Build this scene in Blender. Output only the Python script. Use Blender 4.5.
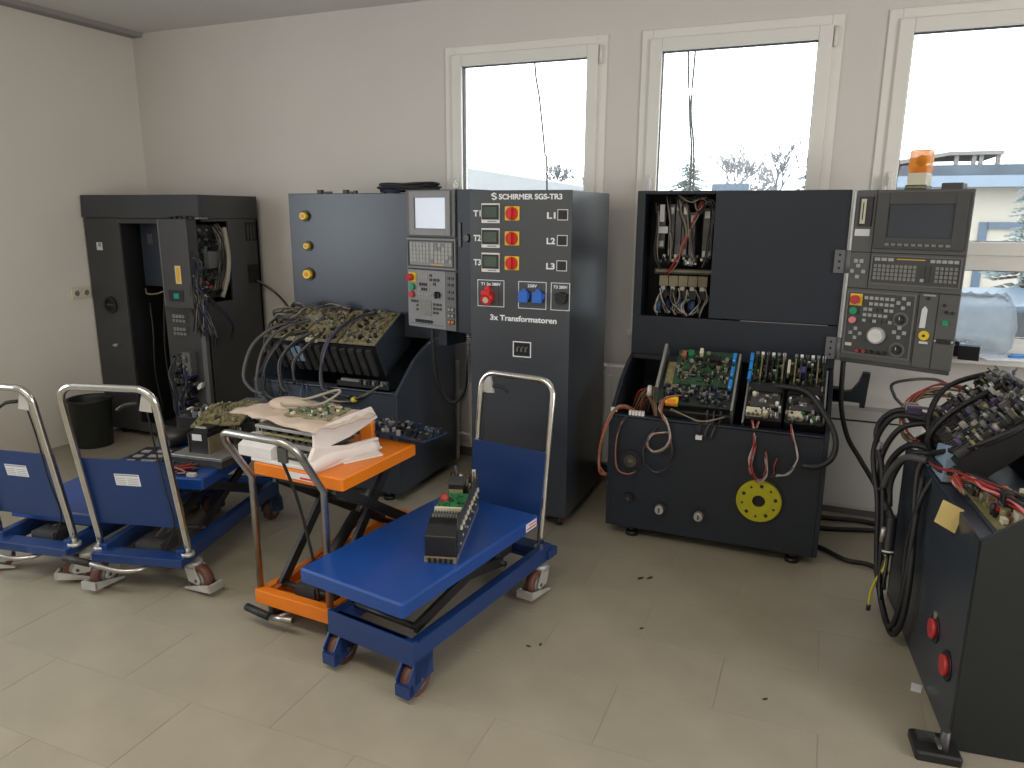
import bpy, math, random
from mathutils import Matrix, Vector
for o in list(bpy.data.objects): bpy.data.objects.remove(o)
SC = bpy.context.scene
COL = SC.collection
R = math.radians
XL0 = -4.93
# ------------------------------------------------------------------ camera
cam_data = bpy.data.cameras.new('camera'); cam_data.sensor_width = 36; cam_data.lens = 740/1024*36
cam_data.clip_start = .05; cam_data.clip_end = 500
cam = bpy.data.objects.new('camera', cam_data); COL.objects.link(cam)
cam.matrix_world = (Matrix.Translation((0, 0, 1.65)) @ Matrix.Rotation(R(22.359), 4, 'Z')
                    @ Matrix.Rotation(R(90-12.995), 4, 'X') @ Matrix.Rotation(R(.351), 4, 'Z'))
SC.camera = cam
# ------------------------------------------------------------------ sky, lamps, exposure
world = bpy.data.worlds.new('overcast_sky'); SC.world = world; world.use_nodes = True
wn = world.node_tree.nodes; bg = wn['Background']
bg.inputs['Color'].default_value = (.93, .965, 1, 1); bg.inputs['Strength'].default_value = 4.5
def area_light(name, loc, rot, sx, sy, power, col):
    d = bpy.data.lights.new(name, 'AREA'); d.shape = 'RECTANGLE'; d.size = sx; d.size_y = sy; d.energy = power; d.color = col
    o = bpy.data.objects.new(name, d); COL.objects.link(o); o.location = loc; o.rotation_euler = rot
    return o
area_light('left_window_daylight', (XL0+.03, .55, 1.7), (0, R(-90), 0), 1.5, 2.2, 54, (.84, .92, 1))
area_light('right_fill_light', (3.55, .7, 1.6), (0, R(90), 0), 1.5, 2.2, 92, (.98, .98, 1))  # added fill light out of view, brightens the left wall
area_light('rear_fill_light', (-1.9, -2.4, 1.7), (R(90), 0, 0), 2.4, 1.5, 6, (1, .95, .88))  # weak unseen fill added behind the camera, no window there
area_light('ceiling_lamp', (-1.5, .6, 2.9), (0, 0, 0), 2.6, .5, 40, (1, .90, .74))
SC.view_settings.view_transform = 'Standard'; SC.view_settings.look = 'None'
SC.view_settings.gamma = 1; SC.view_settings.use_curve_mapping = False
SC.view_settings.exposure = 0.27

# ------------------------------------------------------------------ materials
MATS = {}
def mat(name, col, rough=.5, metal=0, var=.08, scale=6, bump=0, bscale=60, emit=0, spec=.5, coat=0, stretch=None):
    m = bpy.data.materials.new(name); m.use_nodes = True
    nt = m.node_tree; b = nt.nodes['Principled BSDF']
    b.inputs['Roughness'].default_value = rough; b.inputs['Metallic'].default_value = metal
    b.inputs['Specular IOR Level'].default_value = spec; b.inputs['Coat Weight'].default_value = coat
    tc = nt.nodes.new('ShaderNodeTexCoord')
    src = tc.outputs['Object']
    if stretch:
        mp = nt.nodes.new('ShaderNodeMapping'); mp.inputs['Scale'].default_value = stretch
        nt.links.new(src, mp.inputs['Vector']); src = mp.outputs['Vector']
    nz = nt.nodes.new('ShaderNodeTexNoise'); nz.inputs['Scale'].default_value = scale; nz.inputs['Detail'].default_value = 4
    nt.links.new(src, nz.inputs['Vector'])
    rp = nt.nodes.new('ShaderNodeValToRGB'); e = rp.color_ramp.elements
    e[0].position = .3; e[1].position = .7
    e[0].color = (*[c*(1-var) for c in col], 1); e[1].color = (*[min(1, c*(1+var)) for c in col], 1)
    nt.links.new(nz.outputs['Fac'], rp.inputs['Fac']); nt.links.new(rp.outputs['Color'], b.inputs['Base Color'])
    if bump:
        n2 = nt.nodes.new('ShaderNodeTexNoise'); n2.inputs['Scale'].default_value = bscale
        nt.links.new(tc.outputs['Object'], n2.inputs['Vector'])
        bp = nt.nodes.new('ShaderNodeBump'); bp.inputs['Strength'].default_value = bump; bp.inputs['Distance'].default_value = .004
        nt.links.new(n2.outputs['Fac'], bp.inputs['Height']); nt.links.new(bp.outputs['Normal'], b.inputs['Normal'])
    if emit:
        nt.links.new(rp.outputs['Color'], b.inputs['Emission Color']); b.inputs['Emission Strength'].default_value = emit
    MATS[name] = m
    return m
mat('wall_paint', (.71, .665, .595), .9, var=.025, scale=1.2, bump=.15, bscale=90, spec=.2)
mat('wall_paint_window', (.68, .645, .60), .9, var=.025, scale=1.2, bump=.15, bscale=90, spec=.2)
mat('ceiling_paint', (.68, .67, .65), .95, var=.02, scale=1.5, spec=.1)
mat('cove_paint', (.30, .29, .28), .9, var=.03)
mat('floor_tile', (.315, .283, .218), .42, var=.09, scale=3.5, spec=.4, bump=.04, bscale=14)
mat('floor_joint', (.30, .27, .21), .8, var=.1)
mat('window_pvc', (.80, .78, .72), .45, var=.02, scale=3)
mat('rubber_seal', (.03, .03, .035), .6)
mat('radiator_enamel', (.68, .68, .66), .35, var=.02)
mat('white_board', (.50, .49, .47), .6, var=.03, scale=3)
mat('machine_paint', (.016, .0205, .030), .42, var=.08, scale=3, bump=.12, bscale=320, spec=.4)
mat('machine_paint_blue', (.034, .043, .058), .32, var=.06, scale=2, bump=.05, bscale=320)
mat('machine_paint_grey', (.046, .046, .046), .45, var=.1, scale=3, bump=.12, bscale=320)
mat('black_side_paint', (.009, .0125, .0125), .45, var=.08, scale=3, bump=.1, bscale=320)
mat('hood_paint', (.042, .046, .054), .3, var=.06, scale=2)
mat('transformer_paint', (.028, .034, .045), .33, var=.05, scale=3, bump=.03, bscale=320, spec=1.0)
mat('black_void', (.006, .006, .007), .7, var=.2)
mat('black_plastic', (.012, .012, .013), .45, var=.15)
mat('black_rubber', (.011, .011, .012), .55, var=.15)
mat('bin_plastic', (.016, .019, .017), .5, var=.1)
mat('pendant_grey', (.092, .090, .085), .5, var=.05, scale=8)
mat('pendant_dark', (.050, .050, .050), .5, var=.05, scale=8)
mat('pendant_light', (.25, .25, .255), .5, var=.04, scale=8)
mat('pendant_mid', (.13, .13, .135), .5, var=.04, scale=8)
mat('screen_off', (.045, .055, .07), .14, var=.05, spec=.6)
mat('screen_lit', (.50, .53, .60), .25, var=.04, scale=3, emit=.5)
mat('key_grey', (.21, .205, .19), .5, var=.12, scale=40)
mat('key_dark', (.045, .045, .045), .5, var=.2, scale=40)
mat('key_light', (.36, .36, .345), .5, var=.1, scale=40)
mat('white_plastic', (.72, .71, .68), .45, var=.03)
mat('cream_plastic', (.62, .58, .44), .5, var=.06)
mat('label_white', (.66, .67, .68), .6, var=.03)
mat('label_print', (.25, .27, .32), .6, var=.05)
mat('letter_white', (.80, .82, .84), .6, var=.01)
mat('yellow_plastic', (.80, .55, .02), .4, var=.06)
mat('yellow_card', (.72, .56, .22), .7, var=.04)
mat('yellow_label', (.75, .42, .02), .55, var=.05)
mat('disc_yellow', (.42, .39, .01), .42, var=.06)
mat('red_plastic', (.62, .02, .02), .4, var=.06)
mat('red_button', (.48, .03, .035), .4, var=.06)
mat('pink_button', (.72, .22, .24), .4, var=.06)
mat('green_button', (.01, .28, .12), .4, var=.06)
mat('green_lamp', (.05, .65, .03), .4, emit=.25)
mat('blue_plastic', (.03, .14, .55), .4, var=.06)
mat('blue_connector', (.02, .22, .62), .4, var=.08)
mat('violet_part', (.10, .07, .30), .4, var=.08)
mat('orange_plastic', (.75, .22, .02), .4, var=.06)
mat('lcd_green', (.075, .105, .08), .2, var=.05)
mat('lcd_teal', (.01, .22, .17), .25, var=.2, emit=.15)
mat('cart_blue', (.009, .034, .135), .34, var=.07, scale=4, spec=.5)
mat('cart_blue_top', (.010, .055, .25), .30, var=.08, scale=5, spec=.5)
mat('cart_orange', (.72, .185, .008), .4, var=.07, scale=5)
mat('orange_brown', (.40, .10, .01), .5, var=.15, scale=9)  # darker orange-brown tone of the inner link
mat('steel_black', (.018, .017, .016), .5, var=.25, scale=12)
mat('chrome', (.62, .61, .58), .18, 1, var=.1, scale=10)
mat('chrome_dull', (.42, .41, .39), .32, 1, var=.15, scale=14)
mat('zinc', (.52, .52, .50), .45, .7, var=.15, scale=20)
mat('aluminium', (.45, .45, .44), .4, .8, var=.1, scale=20)
mat('dark_metal', (.08, .08, .08), .45, .5, var=.2, scale=20)
mat('grey_post', (.11, .11, .12), .5, var=.1)
mat('wheel_brown', (.115, .045, .030), .55, var=.15, scale=15)
mat('wheel_hub', (.30, .30, .29), .4, .6, var=.1)
mat('caster_grey', (.46, .45, .42), .45, .3, var=.1, scale=12)
mat('circuit_green', (.022, .062, .028), .5, var=.35, scale=60)
mat('circuit_bright_green', (.015, .17, .06), .5, var=.25, scale=50)
mat('circuit_dark', (.018, .028, .022), .5, var=.4, scale=60)
mat('circuit_olive', (.19, .17, .075), .55, var=.35, scale=70)
mat('circuit_tan', (.24, .21, .13), .55, var=.3, scale=60)
mat('circuit_blue', (.016, .03, .075), .5, var=.35, scale=60)
mat('chip_black', (.012, .012, .013), .4, var=.2)
mat('tan_part', (.20, .17, .105), .5, var=.15)
mat('tin', (.34, .34, .33), .35, .8, var=.15)
mat('wire_white', (.40, .385, .36), .5)
mat('wire_red', (.34, .03, .025), .5)
mat('wire_orange', (.30, .11, .06), .5)
mat('wire_grey', (.075, .075, .078), .5)
mat('wire_yellow', (.60, .52, .05), .5)
mat('wire_blue', (.014, .024, .075), .5)
mat('wire_lightblue', (.04, .13, .24), .5)
mat('wire_violet', (.07, .05, .12), .5)
mat('wire_tan', (.24, .19, .125), .5)
mat('hose_beige', (.30, .275, .22), .6)
mat('packing_paper', (.52, .42, .34), .8, var=.06, scale=8, bump=.25, bscale=25)
mat('packing_foam', (.66, .65, .64), .7, var=.05, scale=20, bump=.3, bscale=50)
mat('packing_film', (.72, .66, .62), .4, var=.05, scale=8)
mat('paper', (.72, .75, .80), .7, var=.03)
mat('box_blue', (.26, .36, .47), .6, var=.06)
mat('cardboard', (.30, .23, .10), .8, var=.08)
mat('debris_brown', (.05, .035, .02), .8, var=.2)
mat('snowy_roof', (.24, .25, .26), .8, var=.05)
mat('facade_cream', (.34, .315, .27), .8, var=.04, scale=2)
mat('fascia_blue', (.16, .21, .27), .7, var=.04)
mat('roof_grey', (.05, .068, .088), .8, var=.2, scale=3)
mat('terrace_wood', (.14, .135, .13), .8, var=.1)
mat('needle_haze', (.10, .135, .14), .8, var=.25, scale=3)  # distance haze mixed into the needle colour, paler and bluish
mat('twig_haze', (.17, .18, .195), .8, var=.2, scale=3)  # twigs lightened so their colour carries the far haze
mat('bark', (.05, .045, .04), .9, var=.2)
mat('snow_ground', (.22, .22, .22), .9, var=.08, scale=.5)
mat('car_blue', (.04, .075, .12), .3, var=.05)
mat('car_glass', (.03, .04, .05), .1, var=.05)
mat('tyre', (.02, .02, .02), .8)
mat('hair_dark', (.06, .04, .04), .7)
def glass_mat(name, tint, gloss, rough):
    m = bpy.data.materials.new(name); m.use_nodes = True; nt = m.node_tree
    for n in list(nt.nodes): nt.nodes.remove(n)
    out = nt.nodes.new('ShaderNodeOutputMaterial'); mix = nt.nodes.new('ShaderNodeMixShader')
    tr = nt.nodes.new('ShaderNodeBsdfTransparent'); gl = nt.nodes.new('ShaderNodeBsdfGlossy')
    tr.inputs['Color'].default_value = (*tint, 1); gl.inputs['Roughness'].default_value = rough
    mix.inputs['Fac'].default_value = gloss
    nt.links.new(tr.outputs[0], mix.inputs[1]); nt.links.new(gl.outputs[0], mix.inputs[2]); nt.links.new(mix.outputs[0], out.inputs['Surface'])
    MATS[name] = m
glass_mat('window_glass', (.96, .975, .97), .05, .02)
def film_mat(name, col, fac):
    m = bpy.data.materials.new(name); m.use_nodes = True; nt = m.node_tree
    b = nt.nodes['Principled BSDF']; b.inputs['Base Color'].default_value = (*col, 1); b.inputs['Roughness'].default_value = .35
    nz = nt.nodes.new('ShaderNodeTexNoise'); nz.inputs['Scale'].default_value = 12
    tc = nt.nodes.new('ShaderNodeTexCoord'); nt.links.new(tc.outputs['Object'], nz.inputs['Vector'])
    mr = nt.nodes.new('ShaderNodeMapRange'); mr.inputs['To Min'].default_value = fac-.2; mr.inputs['To Max'].default_value = fac+.2
    nt.links.new(nz.outputs['Fac'], mr.inputs['Value'])
    tl = nt.nodes.new('ShaderNodeBsdfTranslucent'); tl.inputs['Color'].default_value = (*col, 1)
    mx = nt.nodes.new('ShaderNodeMixShader'); mx.inputs['Fac'].default_value = .6
    tp = nt.nodes.new('ShaderNodeBsdfTransparent'); m2 = nt.nodes.new('ShaderNodeMixShader')
    nt.links.new(b.outputs[0], mx.inputs[1]); nt.links.new(tl.outputs[0], mx.inputs[2])
    nt.links.new(mr.outputs[0], m2.inputs['Fac']); nt.links.new(tp.outputs[0], m2.inputs[1]); nt.links.new(mx.outputs[0], m2.inputs[2])
    nt.links.new(m2.outputs[0], nt.nodes['Material Output'].inputs['Surface'])
    MATS[name] = m
film_mat('bag_film', (.38, .43, .48), .5)
film_mat('beacon_amber', (.95, .38, .015), .75)

# ------------------------------------------------------------------ mesh building helpers
I4 = Matrix.Identity(4)
def T(x, y, z): return Matrix.Translation((x, y, z))
def RX(a): return Matrix.Rotation(R(a), 4, 'X')
def RY(a): return Matrix.Rotation(R(a), 4, 'Y')
def RZ(a): return Matrix.Rotation(R(a), 4, 'Z')
def catmull(pts, sub=6):
    pts = [Vector(p) for p in pts]
    if len(pts) < 3: return pts
    P = [pts[0]*2-pts[1]] + pts + [pts[-1]*2-pts[-2]]
    out = []
    for i in range(1, len(P)-2):
        a, b, c, d = P[i-1:i+3]
        for k in range(sub):
            t = k/sub
            out.append(.5*((2*b)+(c-a)*t+(2*a-5*b+4*c-d)*t*t+(3*b-a-3*c+d)*t**3))
    out.append(pts[-1])
    return out
class MB:
    def __init__(s, m=None):
        s.v = []; s.f = []; s.fm = []; s.sm = []; s.names = []; s.M = I4; s.cur = 0
        if m: s.use(m)
    def use(s, m):
        if m not in s.names: s.names.append(m)
        s.cur = s.names.index(m); return s
    def add(s, vs, fs, smooth=False):
        k = len(s.v)
        s.v += [tuple(s.M @ Vector(v)) for v in vs]
        for f in fs: s.f.append([i+k for i in f]); s.fm.append(s.cur); s.sm.append(smooth)
        return s
    def box(s, x0, y0, z0, x1, y1, z1):
        return s.add([(x0,y0,z0),(x1,y0,z0),(x1,y1,z0),(x0,y1,z0),(x0,y0,z1),(x1,y0,z1),(x1,y1,z1),(x0,y1,z1)],
              [(0,3,2,1),(4,5,6,7),(0,1,5,4),(1,2,6,5),(2,3,7,6),(3,0,4,7)])
    def bbox(s, x0, y0, z0, x1, y1, z1, b=.004):   # box with bevelled vertical edges and a chamfered top
        v = []; 
        for z, i in ((z0, 0), (z1-b, 0), (z1, b)):
            a0, a1, c0, c1 = x0+i, x1-i, y0+i, y1-i
            v += [(a0+b,c0,z),(a1-b,c0,z),(a1,c0+b,z),(a1,c1-b,z),(a1-b,c1,z),(a0+b,c1,z),(a0,c1-b,z),(a0,c0+b,z)]
        f = [tuple(range(7,-1,-1)), tuple(range(16,24))]
        for r in (0, 8):
            for i in range(8): f.append((r+i, r+(i+1)%8, r+8+(i+1)%8, r+8+i))
        return s.add(v, f)
    def prism(s, poly, axis, a0, a1):   # polygon in the plane across axis, extruded along it; 'x': (y,z) 'y': (x,z) 'z': (x,y)
        def pt(p, a): return (a, p[0], p[1]) if axis == 'x' else (p[0], a, p[1]) if axis == 'y' else (p[0], p[1], a)
        n = len(poly)
        fs = [tuple(range(n)), tuple(range(2*n-1, n-1, -1))] + [(i, n+i, n+(i+1)%n, (i+1)%n) for i in range(n)]
        return s.add([pt(p, a0) for p in poly]+[pt(p, a1) for p in poly], fs)
    def cyl(s, p0, p1, r0, r1=None, n=16, smooth=True):
        r1 = r0 if r1 is None else r1
        p0, p1 = Vector(p0), Vector(p1); d = (p1-p0).normalized()
        a = d.orthogonal().normalized(); b = d.cross(a)
        vs = []
        for p, r in ((p0, r0), (p1, r1)):
            vs += [tuple(p+a*r*math.cos(2*math.pi*i/n)+b*r*math.sin(2*math.pi*i/n)) for i in range(n)]
        s.add(vs, [(i, (i+1)%n, n+(i+1)%n, n+i) for i in range(n)], smooth)
        k = len(s.v)-2*n
        s.f += [[k+i for i in range(n-1,-1,-1)], [k+n+i for i in range(n)]]; s.fm += [s.cur]*2; s.sm += [False]*2
        return s
    def ring(s, c, ax, r_in, r_out, h, n=24):   # flat annulus with height h along ax
        c = Vector(c); d = Vector(ax).normalized(); a = d.orthogonal().normalized(); b = d.cross(a); vs = []
        for r, z in ((r_out, 0), (r_out, h), (r_in, h), (r_in, 0)):
            vs += [tuple(c+d*z+a*r*math.cos(2*math.pi*i/n)+b*r*math.sin(2*math.pi*i/n)) for i in range(n)]
        return s.add(vs, [(q*n+i, q*n+(i+1)%n, ((q+1)%4)*n+(i+1)%n, ((q+1)%4)*n+i) for q in range(4) for i in range(n)])
    def tube(s, pts, r, n=7, sub=6, smooth_path=True):
        P = catmull(pts, sub) if smooth_path else [Vector(p) for p in pts]
        vs = []; a = None
        for i, p in enumerate(P):
            d = (P[min(i+1, len(P)-1)]-P[max(i-1, 0)])
            if d.length < 1e-9: d = Vector((0, 0, 1))
            d.normalize()
            a = d.orthogonal().normalized() if a is None else (a-d*a.dot(d))
            if a.length < 1e-6: a = d.orthogonal()
            a.normalize(); b = d.cross(a)
            vs += [tuple(p+a*r*math.cos(2*math.pi*k/n)+b*r*math.sin(2*math.pi*k/n)) for k in range(n)]
        m = len(P)
        fs = [(i*n+k, i*n+(k+1)%n, (i+1)*n+(k+1)%n, (i+1)*n+k) for i in range(m-1) for k in range(n)]
        s.add(vs, fs, True)
        k0 = len(s.v)-m*n
        s.f += [[k0+i for i in range(n-1,-1,-1)], [k0+(m-1)*n+i for i in range(n)]]; s.fm += [s.cur]*2; s.sm += [False]*2
        return s
    def ball(s, c, rx, ry, rz, n=12, m=7):
        vs = [(c[0], c[1], c[2]-rz)]
        for j in range(1, m):
            t = math.pi*j/m
            vs += [(c[0]+rx*math.sin(t)*math.cos(2*math.pi*i/n), c[1]+ry*math.sin(t)*math.sin(2*math.pi*i/n), c[2]-rz*math.cos(t)) for i in range(n)]
        vs.append((c[0], c[1], c[2]+rz)); L = len(vs)-1
        fs = [(0, 1+(i+1)%n, 1+i) for i in range(n)]
        for j in range(m-2): fs += [(1+j*n+i, 1+j*n+(i+1)%n, 1+(j+1)*n+(i+1)%n, 1+(j+1)*n+i) for i in range(n)]
        fs += [(1+(m-2)*n+i, 1+(m-2)*n+(i+1)%n, L) for i in range(n)]
        return s.add(vs, fs, True)
    def build(s, name, parent=None, bevel=0, **props):
        me = bpy.data.meshes.new(name); me.from_pydata(s.v, [], s.f)
        for n in s.names: me.materials.append(MATS[n])
        me.polygons.foreach_set('material_index', s.fm); me.polygons.foreach_set('use_smooth', s.sm); me.update()
        o = bpy.data.objects.new(name, me); COL.objects.link(o)
        if parent: o.parent = parent
        if bevel:
            b = o.modifiers.new('edge', 'BEVEL'); b.width = bevel; b.segments = 2; b.limit_method = 'ANGLE'; b.angle_limit = R(40)
        for k, v in props.items(): o[k] = v
        return o
def thing(name, label, cat, loc=(0, 0, 0), rz=0, group=None):
    o = bpy.data.objects.new(name, None); COL.objects.link(o); o.location = loc; o.rotation_euler = (0, 0, R(rz))
    o.empty_display_size = .1
    o['label'] = label; o['category'] = cat
    if group: o['group'] = group
    return o
def tag(o, label, cat, group=None):
    o['label'] = label; o['category'] = cat
    if group: o['group'] = group
    return o
def struct(o): o['kind'] = 'structure'; return o
def text_obj(name, body, size, M, m, parent, align='LEFT', bold=.0, width=None):
    cu = bpy.data.curves.new(name, 'FONT'); cu.body = body; cu.size = size; cu.extrude = .0006; cu.align_x = align; cu.offset = bold
    tmp = bpy.data.objects.new(name, cu); COL.objects.link(tmp)
    bpy.context.view_layer.update()
    me = bpy.data.meshes.new_from_object(tmp.evaluated_get(bpy.context.evaluated_depsgraph_get()))
    bpy.data.objects.remove(tmp)
    if width:
        xs = [v.co.x for v in me.vertices]; w = max(xs)-min(xs); x0 = min(xs)
        for v in me.vertices: v.co.x = (v.co.x-x0)*width/w
    me.transform(M); me.materials.clear(); me.materials.append(MATS[m])
    o = bpy.data.objects.new(name, me); COL.objects.link(o); o.parent = parent
    return o
FRONT = Matrix.Rotation(R(90), 4, 'X')     # text standing upright and read from -y
def comps(mb, w, d, n, seed, hmax=.03, z=0, edge=.012, mats=None, big=.05):
    """n small parts soldered on a w x d board lying in the local xy plane"""
    rng = random.Random(seed)
    mats = mats or ['chip_black', 'chip_black', 'chip_black', 'tan_part', 'tin', 'white_plastic', 'circuit_bright_green', 'cream_plastic', 'dark_metal', 'tin']
    for i in range(n):
        m = rng.choice(mats); mb.use(m)
        sx = rng.uniform(.006, big)*(1 if rng.random() < .3 else .5); sy = rng.uniform(.006, big)*(1 if rng.random() < .3 else .5)
        x = rng.uniform(edge, max(edge, w-edge-sx)); y = rng.uniform(edge, max(edge, d-edge-sy)); h = rng.uniform(.003, hmax)
        if rng.random() < .18: mb.cyl((x, y, z), (x, y, z+h*1.2), min(.011, sx*.5+.003), n=8)
        else: mb.box(x, y, z, x+sx, y+sy, z+h)
def keygrid(mb, x0, z0, x1, z1, nx, nz, m, gap=.3, h=.004, y=0, skip=None, alt=None, seed=1):
    rng = random.Random(seed); dx = (x1-x0)/nx; dz = (z1-z0)/nz
    for i in range(nx):
        for j in range(nz):
            if skip and rng.random() < skip: continue
            mb.use(alt if alt and rng.random() < .2 else m)
            mb.box(x0+dx*(i+gap/2), y-h, z0+dz*(j+gap/2), x0+dx*(i+1-gap/2), y, z0+dz*(j+1-gap/2))
def frame_y(mb, x0, z0, x1, z1, t, y0, y1):     # rectangular frame standing in the xz plane
    mb.box(x0, y0, z0, x0+t, y1, z1); mb.box(x1-t, y0, z0, x1, y1, z1)
    mb.box(x0+t, y0, z0, x1-t, y1, z0+t); mb.box(x0+t, y0, z1-t, x1-t, y1, z1)
def wires(name, parent, seed, paths, r=.0035, cols=('wire_red', 'wire_white', 'black_rubber'), spread=.012, count=4, each=False, **props):
    """a loom: count wires along each path, each a little off"""
    rng = random.Random(seed); mb = MB()
    for p in paths:
        for k in range(count):
            mb.use(cols[k % len(cols)])
            mb.tube([(q[0]+rng.uniform(-spread, spread), q[1]+rng.uniform(-spread, spread)*.6, q[2]+rng.uniform(-spread, spread)) for q in p], r, 5, 5)
    return mb.build(name, parent, **props)

# ================================================================== THE ROOM
XL, XR, YB, YF, ZC, WT = -4.93, 3.6, 4.45, -2.5, 2.94, .30
fl = struct(MB('floor_joint').box(XL-.1, YF-.1, -.12, XR+.1, YB+.1, -.0012).build('floor'))
rng = random.Random(4)
tile_meshes = []
for k in range(4):
    mb = MB('floor_tile'); g = .0004
    mb.add([(g, g, -.006), (.665-g, g, -.006), (.665-g, .3335-g, -.006), (g, .3335-g, -.006),
            (g+.001, g+.001, 0), (.664-g, g+.001, 0), (.664-g, .3325-g, 0), (g+.001, .3325-g, 0)],
           [(4, 5, 6, 7), (0, 1, 5, 4), (1, 2, 6, 5), (2, 3, 7, 6), (3, 0, 4, 7)])
    me = bpy.data.meshes.new('tile'); me.from_pydata(mb.v, [], mb.f); me.materials.append(MATS['floor_tile']); tile_meshes.append(me)
far_tiles = MB('floor_tile')
for j in range(-14, 8):
    y = 2.3185+.3335*j-.3335
    for i in range(-8, 7):
        x = .13+.665*i+(0 if j % 2 == 0 else .3325)
        x0, x1, y0, y1 = max(x, XL), min(x+.665, XR), max(y, YF), min(y+.3335, YB)
        if x1-x0 < .02 or y1-y0 < .02: continue
        if y0 > 1.05 and x0 > XL and x1 < 2.0 and x1-x0 > .66 and y1-y0 > .33:
            o = bpy.data.objects.new('tile', tile_meshes[rng.randrange(4)]); COL.objects.link(o)
            o.parent = fl; o.location = (x, y, rng.uniform(-.0004, .0004))
        else: far_tiles.box(x0+.0012, y0+.0012, -.006, x1-.0012, y1-.0012, 0)
far_tiles.build('tile_field', fl, kind='stuff')
struct(MB('ceiling_paint').box(XL-.1, YF-.1, ZC, XR+.1, YB+WT, ZC+.15).build('ceiling'))
struct(MB('wall_paint').box(XL-.15, YF-.1, 0, XL, YB+WT, ZC).build('wall_left'))
struct(MB('wall_paint').box(XR, YF-.1, 0, XR+.15, YB+WT, ZC).build('wall_right'))
struct(MB('wall_paint').box(XL-.1, YF-.15, 0, XR+.1, YF, ZC).build('wall_front'))
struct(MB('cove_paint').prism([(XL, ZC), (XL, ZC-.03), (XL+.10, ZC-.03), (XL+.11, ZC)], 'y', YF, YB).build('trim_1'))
WIN = [(-2.293, -1.245), (-1.044, .003), (.207, 1.254), (1.457, 2.504)]
ZS, ZT = .96, 2.655
wb = MB('wall_paint_window')
xs = [XL] + [e for w in WIN for e in w] + [XR]
for a in range(0, len(xs), 2): wb.box(xs[a], YB, 0, xs[a+1], YB+WT, ZC)
for a, b in WIN: wb.box(a, YB, 0, b, YB+WT, ZS); wb.box(a, YB, ZT, b, YB+WT, ZC)
struct(wb.build('wall_back'))
struct(MB('pendant_grey').box(XL, YB-.012, 0, XR, YB, .06).build('baseboard_back'))
for n, (a, b) in enumerate(WIN, 1):
    w = bpy.data.objects.new('window_%d' % n, None); COL.objects.link(w); struct(w); w.location = (a, YB, 0)
    W = b-a
    m = MB('window_pvc'); frame_y(m, 0, ZS, W, ZT, .06, -.012, .06); m.box(.06, -.008, 1.40, W-.06, .06, 1.465)
    m.build('window_frame', w, bevel=.004)
    m = MB('window_pvc'); frame_y(m, .05, 1.455, W-.05, ZT-.05, .068, -.03, .035); m.build('window_sash', w, bevel=.005)
    m = MB('window_pvc'); frame_y(m, .055, ZS+.05, W-.055, 1.41, .03, -.01, .035); m.build('glazing_bead', w)
    m = MB('rubber_seal'); frame_y(m, .115, 1.52, W-.115, ZT-.115, .007, -.006, .03); m.build('seal', w)
    m = MB('rubber_seal'); frame_y(m, .083, ZS+.078, W-.083, 1.382, .006, -.004, .03); m.build('seal', w)
    m = MB('window_glass'); m.box(.118, .008, 1.523, W-.118, .014, ZT-.118); m.build('pane', w)
    m = MB('window_glass'); m.box(.085, .008, ZS+.08, W-.085, .014, 1.38); m.build('pane', w)
    m = MB('window_pvc'); m.box(-.02, -.20 if n > 2 else -.03, ZS-.035, W+.02, .02, ZS); m.build('window_sill', w, bevel=.005)
    m = MB('white_plastic'); m.box(.072, -.045, 1.80, .098, -.03, 1.87); m.cyl((.085, -.045, 1.835), (.085, -.07, 1.835), .011, n=10)
    m.box(.074, -.082, 1.72, .096, -.066, 1.845); m.build('handle', w, bevel=.003)
    m = MB('window_pvc'); m.cyl((W-.035, -.022, ZT-.16), (W-.035, -.022, ZT-.06), .009, n=8); m.build('hinge', w)

# ------------------------------------------------------------------ fixtures on the walls
ou = thing('wall_socket', 'cream double wall socket low on the left wall beside the corner cabinet', 'socket', (XL, 3.77, 1.07))
m = MB('cream_plastic'); m.bbox(0, -.08, -.042, .012, .08, .042, .004); m.build('cover_plate', ou)
for y in (-.038, .038):
    m = MB('cream_plastic'); m.ring((.012, y, 0), (1, 0, 0), .021, .028, .006); m.use('key_grey').cyl((.011, y, 0), (.0135, y, 0), .021)
    m.use('black_void').cyl((.0125, y-.009, 0), (.0145, y-.009, 0), .003, n=8); m.cyl((.0125, y+.009, 0), (.0145, y+.009, 0), .003, n=8)
    m.build('socket_well', ou)
ra = thing('radiator', 'white ribbed panel radiator under the windows between the two tall dark cabinets', 'radiator', (-2.06, 4.28, .14))
m = MB('radiator_enamel'); L = 1.14
m.box(0, 0, 0, L, .02, .6); m.box(0, .07, 0, L, .09, .6)
for k in range(23): m.box(.03+k*.0475, -.008, .04, .055+k*.0475, 0, .56)
m.build('panel', ra, bevel=.003)
m = MB('radiator_enamel'); m.box(-.003, -.004, .598, L+.003, .094, .612); m.box(-.004, 0, .02, 0, .09, .6); m.box(L, 0, .02, L+.004, .09, .6); m.build('grille', ra)
m = MB('white_plastic')
for x in (.1, L-.1): m.box(x-.015, .09, .12, x+.015, .165, .5)
m.build('wall_bracket', ra)
m = MB('radiator_enamel'); m.tube([(-.02, .05, .05), (-.10, .05, .05), (-.12, .05, -.02), (-.12, .05, -.14)], .011, 8, 5); m.tube([(-.12, .06, .55), (-.12, .06, .4), (-.12, .06, .2), (-.12, .06, -.14)], .011, 8, 3); m.cyl((-.02, .05, .05), (.01, .05, .05), .016, n=10)
m.box(-.14, .06, .30, -.10, .165, .33); m.build('pipe', ra)
wc = thing('service_panel', 'off-white flat access box with a slot at its top under the right window', 'panel', (.11, 4.34, 0))
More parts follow.
